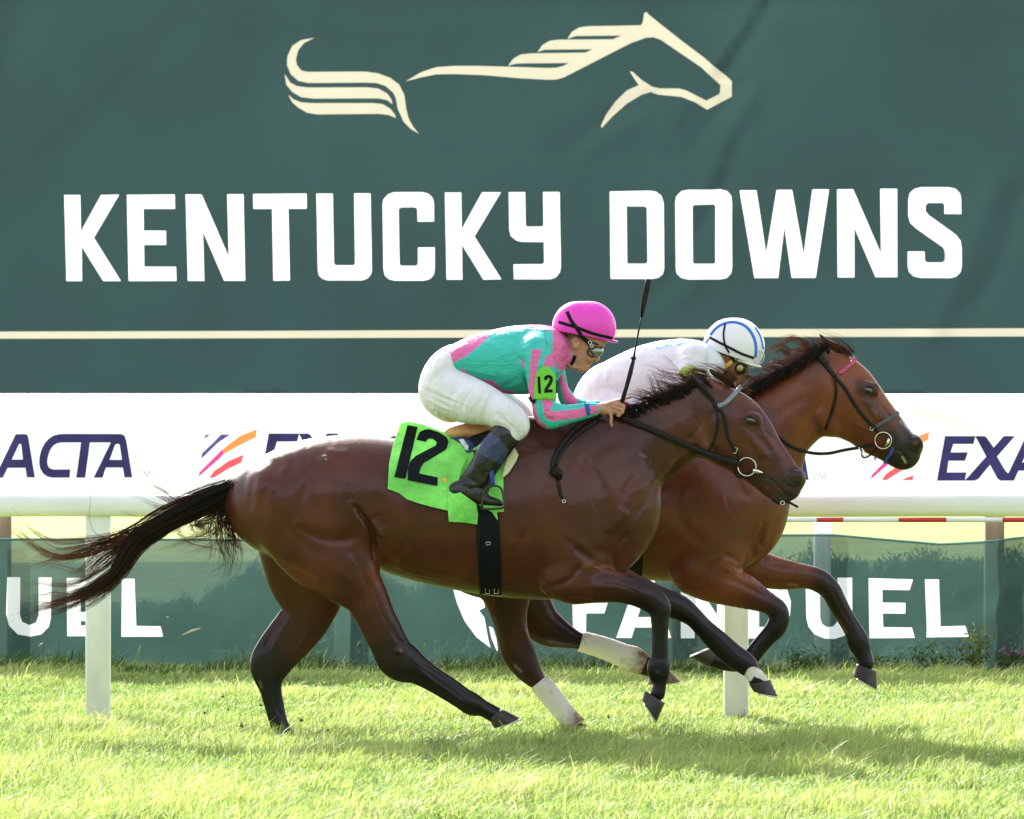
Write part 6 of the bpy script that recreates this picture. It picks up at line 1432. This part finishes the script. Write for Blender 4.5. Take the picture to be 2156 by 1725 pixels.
for sg in (-1, 1):
    sh2 += [T4([(670,340,830,340,.075,0,d+sg*.15), (655,470,790,480,.065,0,d+sg*.21), (650,580,770,590,.056,0,d+sg*.23), (670,650,760,580,.054,0,d+sg*.23), (770,650,770,575,.042,0,d+sg*.17), (860,632,860,580,.034,0,d+sg*.11)], d, k=.03)]
_, silb2 = solid('silk_shirt', sh2, .005, mat('white_silks', None, .55, .35, attr=True, bump=(11, .9, .03), trans=.12), rider2, d=d, base=WH, polys=[
 (4, [(530,285),(560,268),(600,262),(640,268),(625,282),(590,284),(560,300),(540,298)], LB), (4, [(650,268),(700,256),(760,262),(750,276),(720,280),(700,292),(670,284)], LB), (4, [(590,246),(640,238),(660,252),(610,258)], LB)],
 strokes=[(4, [(640,330),(600,430),(560,540)], .014, -.006), (4, [(760,300),(720,400),(660,460)], .012, -.006), (4, [(690,290),(650,380),(640,470)], .010, .005), (4, [(300,380),(380,420),(440,500)], .014, -.005), (4, [(420,320),(470,420),(480,520)], .014, .004), (4, [(800,300),(790,380),(740,440)], .010, .005), (4, [(230,400),(260,430),(250,500)], .012, .008)])
relief([C(4, [(662,438),(680,405),(712,392),(750,394),(785,415),(790,470),(700,480)])], 5, laid(silb2, .006, d - .2, 1), 'number_band', mat('pale_lime_band', (.35, .55, .12), .6, .3, noise=(40, .5)), rider2, thick=.004)
helm2 = [T4([(965,130,965,440,.094), (988,130,988,440,.094)], d, k=.02)]
BL = (.03, .16, .62)
cutf = lambda px: (px[:, 1] < 623.2 + .375 * (288 + ((px[:, 0] - 1179.1) / .375 - 815) * .36))
_, hbv2 = solid('helmet', helm2, .004, mat('white_helmet_cap', None, .3, .5, attr=True, bump=(12, .08, .004)), rider2, d=d, base=(.78, .79, .82), cut=cutf, thick=.006)
for pts, w_ in (([(850,225),(885,185),(935,160),(990,158),(1040,180),(1075,225),(1092,280),(1090,345)], .030), ([(1090,180),(1120,235),(1134,300)], .024), ([(820,275),(840,245)], .022)):
    b = MB(); strap(b, hbv2, 4, pts, w_, .006, d, thick=.0015, per=6); b.build('blue_band', mat('blue_band', BL, .5), rider2)
b = MB(); b.ball(W(*C(4, [(1028,137)])[0], d), (.014, .014, .008)); b.build('cap_button', mat('blue_button', BL, .5), rider2)
V_, F_ = nets([T4([(1000,350,1000,375,.085), (1070,375,1065,400,.078), (1110,388,1108,408,.06), (1126,392,1126,408,.04)], d, k=.01, cap=(1, .8))], .004); mesh_np('cap_peak', relax(V_, F_, 2), [F_], mat('white_peak', (.78, .79, .80), .35), rider2)
b = MB(); strap(b, hbv2, 4, [(838,232),(900,265),(960,295),(1020,325),(1090,350)], .013, .010, thick=.002); strap(b, hbv2, 4, [(930,150),(918,215),(928,280),(950,320)], .010, .010, thick=.002)
P = [W(*C(4, [(x, y)])[0], d - .088) for x, y in ((950,320),(965,350),(985,372))]; b.tube(P, .008, 8, flat=.003); b.build('goggle_strap', M_nylon, rider2)
M_yel = mat('yellow_harness', (.62, .36, .05), .6)
b = MB(); P = [W(*C(4, [(x, y)])[0], d - .080) for x, y in ((838,298),(855,335),(880,385),(915,428))]; b.tube([Vector(p) for p in spline(P, 3)], .010, 8, flat=.003); P = [W(*C(4, [(x, y)])[0], d - .082) for x, y in ((985,352),(945,385),(912,415))]; b.tube(P, .011, 8, flat=.003); b.build('chin_harness', M_yel, rider2)
b = MB(); P = [W(*C(4, [(x, y)])[0], d - .085) for x, y in ((915,410),(928,440),(925,455))]; b.tube(P, .010, 8, flat=.003); b.build('chin_strap', M_nylon, rider2)
b = MB()
for s_ in (-1, 1): b.ball(W(*C(4, [(1012,408)])[0], d + s_*.040), (.036, .040, .034), 20, 14)
b.build('goggle_frame', bpy.data.materials['black_goggle_rubber'], rider2)
b = MB(); b.ball(W(*C(4, [(1010,405)])[0], d - .076), (.018, .010, .018), 16, 10); b.build('goggle_lens', mat('amber_lens', (.35, .30, .05), .1, 1, coat=.5), rider2)
b = MB(); P = [W(*C(4, [(x, y)])[0], d - .06) for x, y in ((1075,330),(1110,312),(1142,320),(1145,350),(1125,382),(1095,372))]; b.tube([Vector(p) for p in spline(P + [P[0]], 3)], .003, 6); b.build('spare_goggles', mat('clear_rim', (.5, .5, .52), .15, 1), rider2)
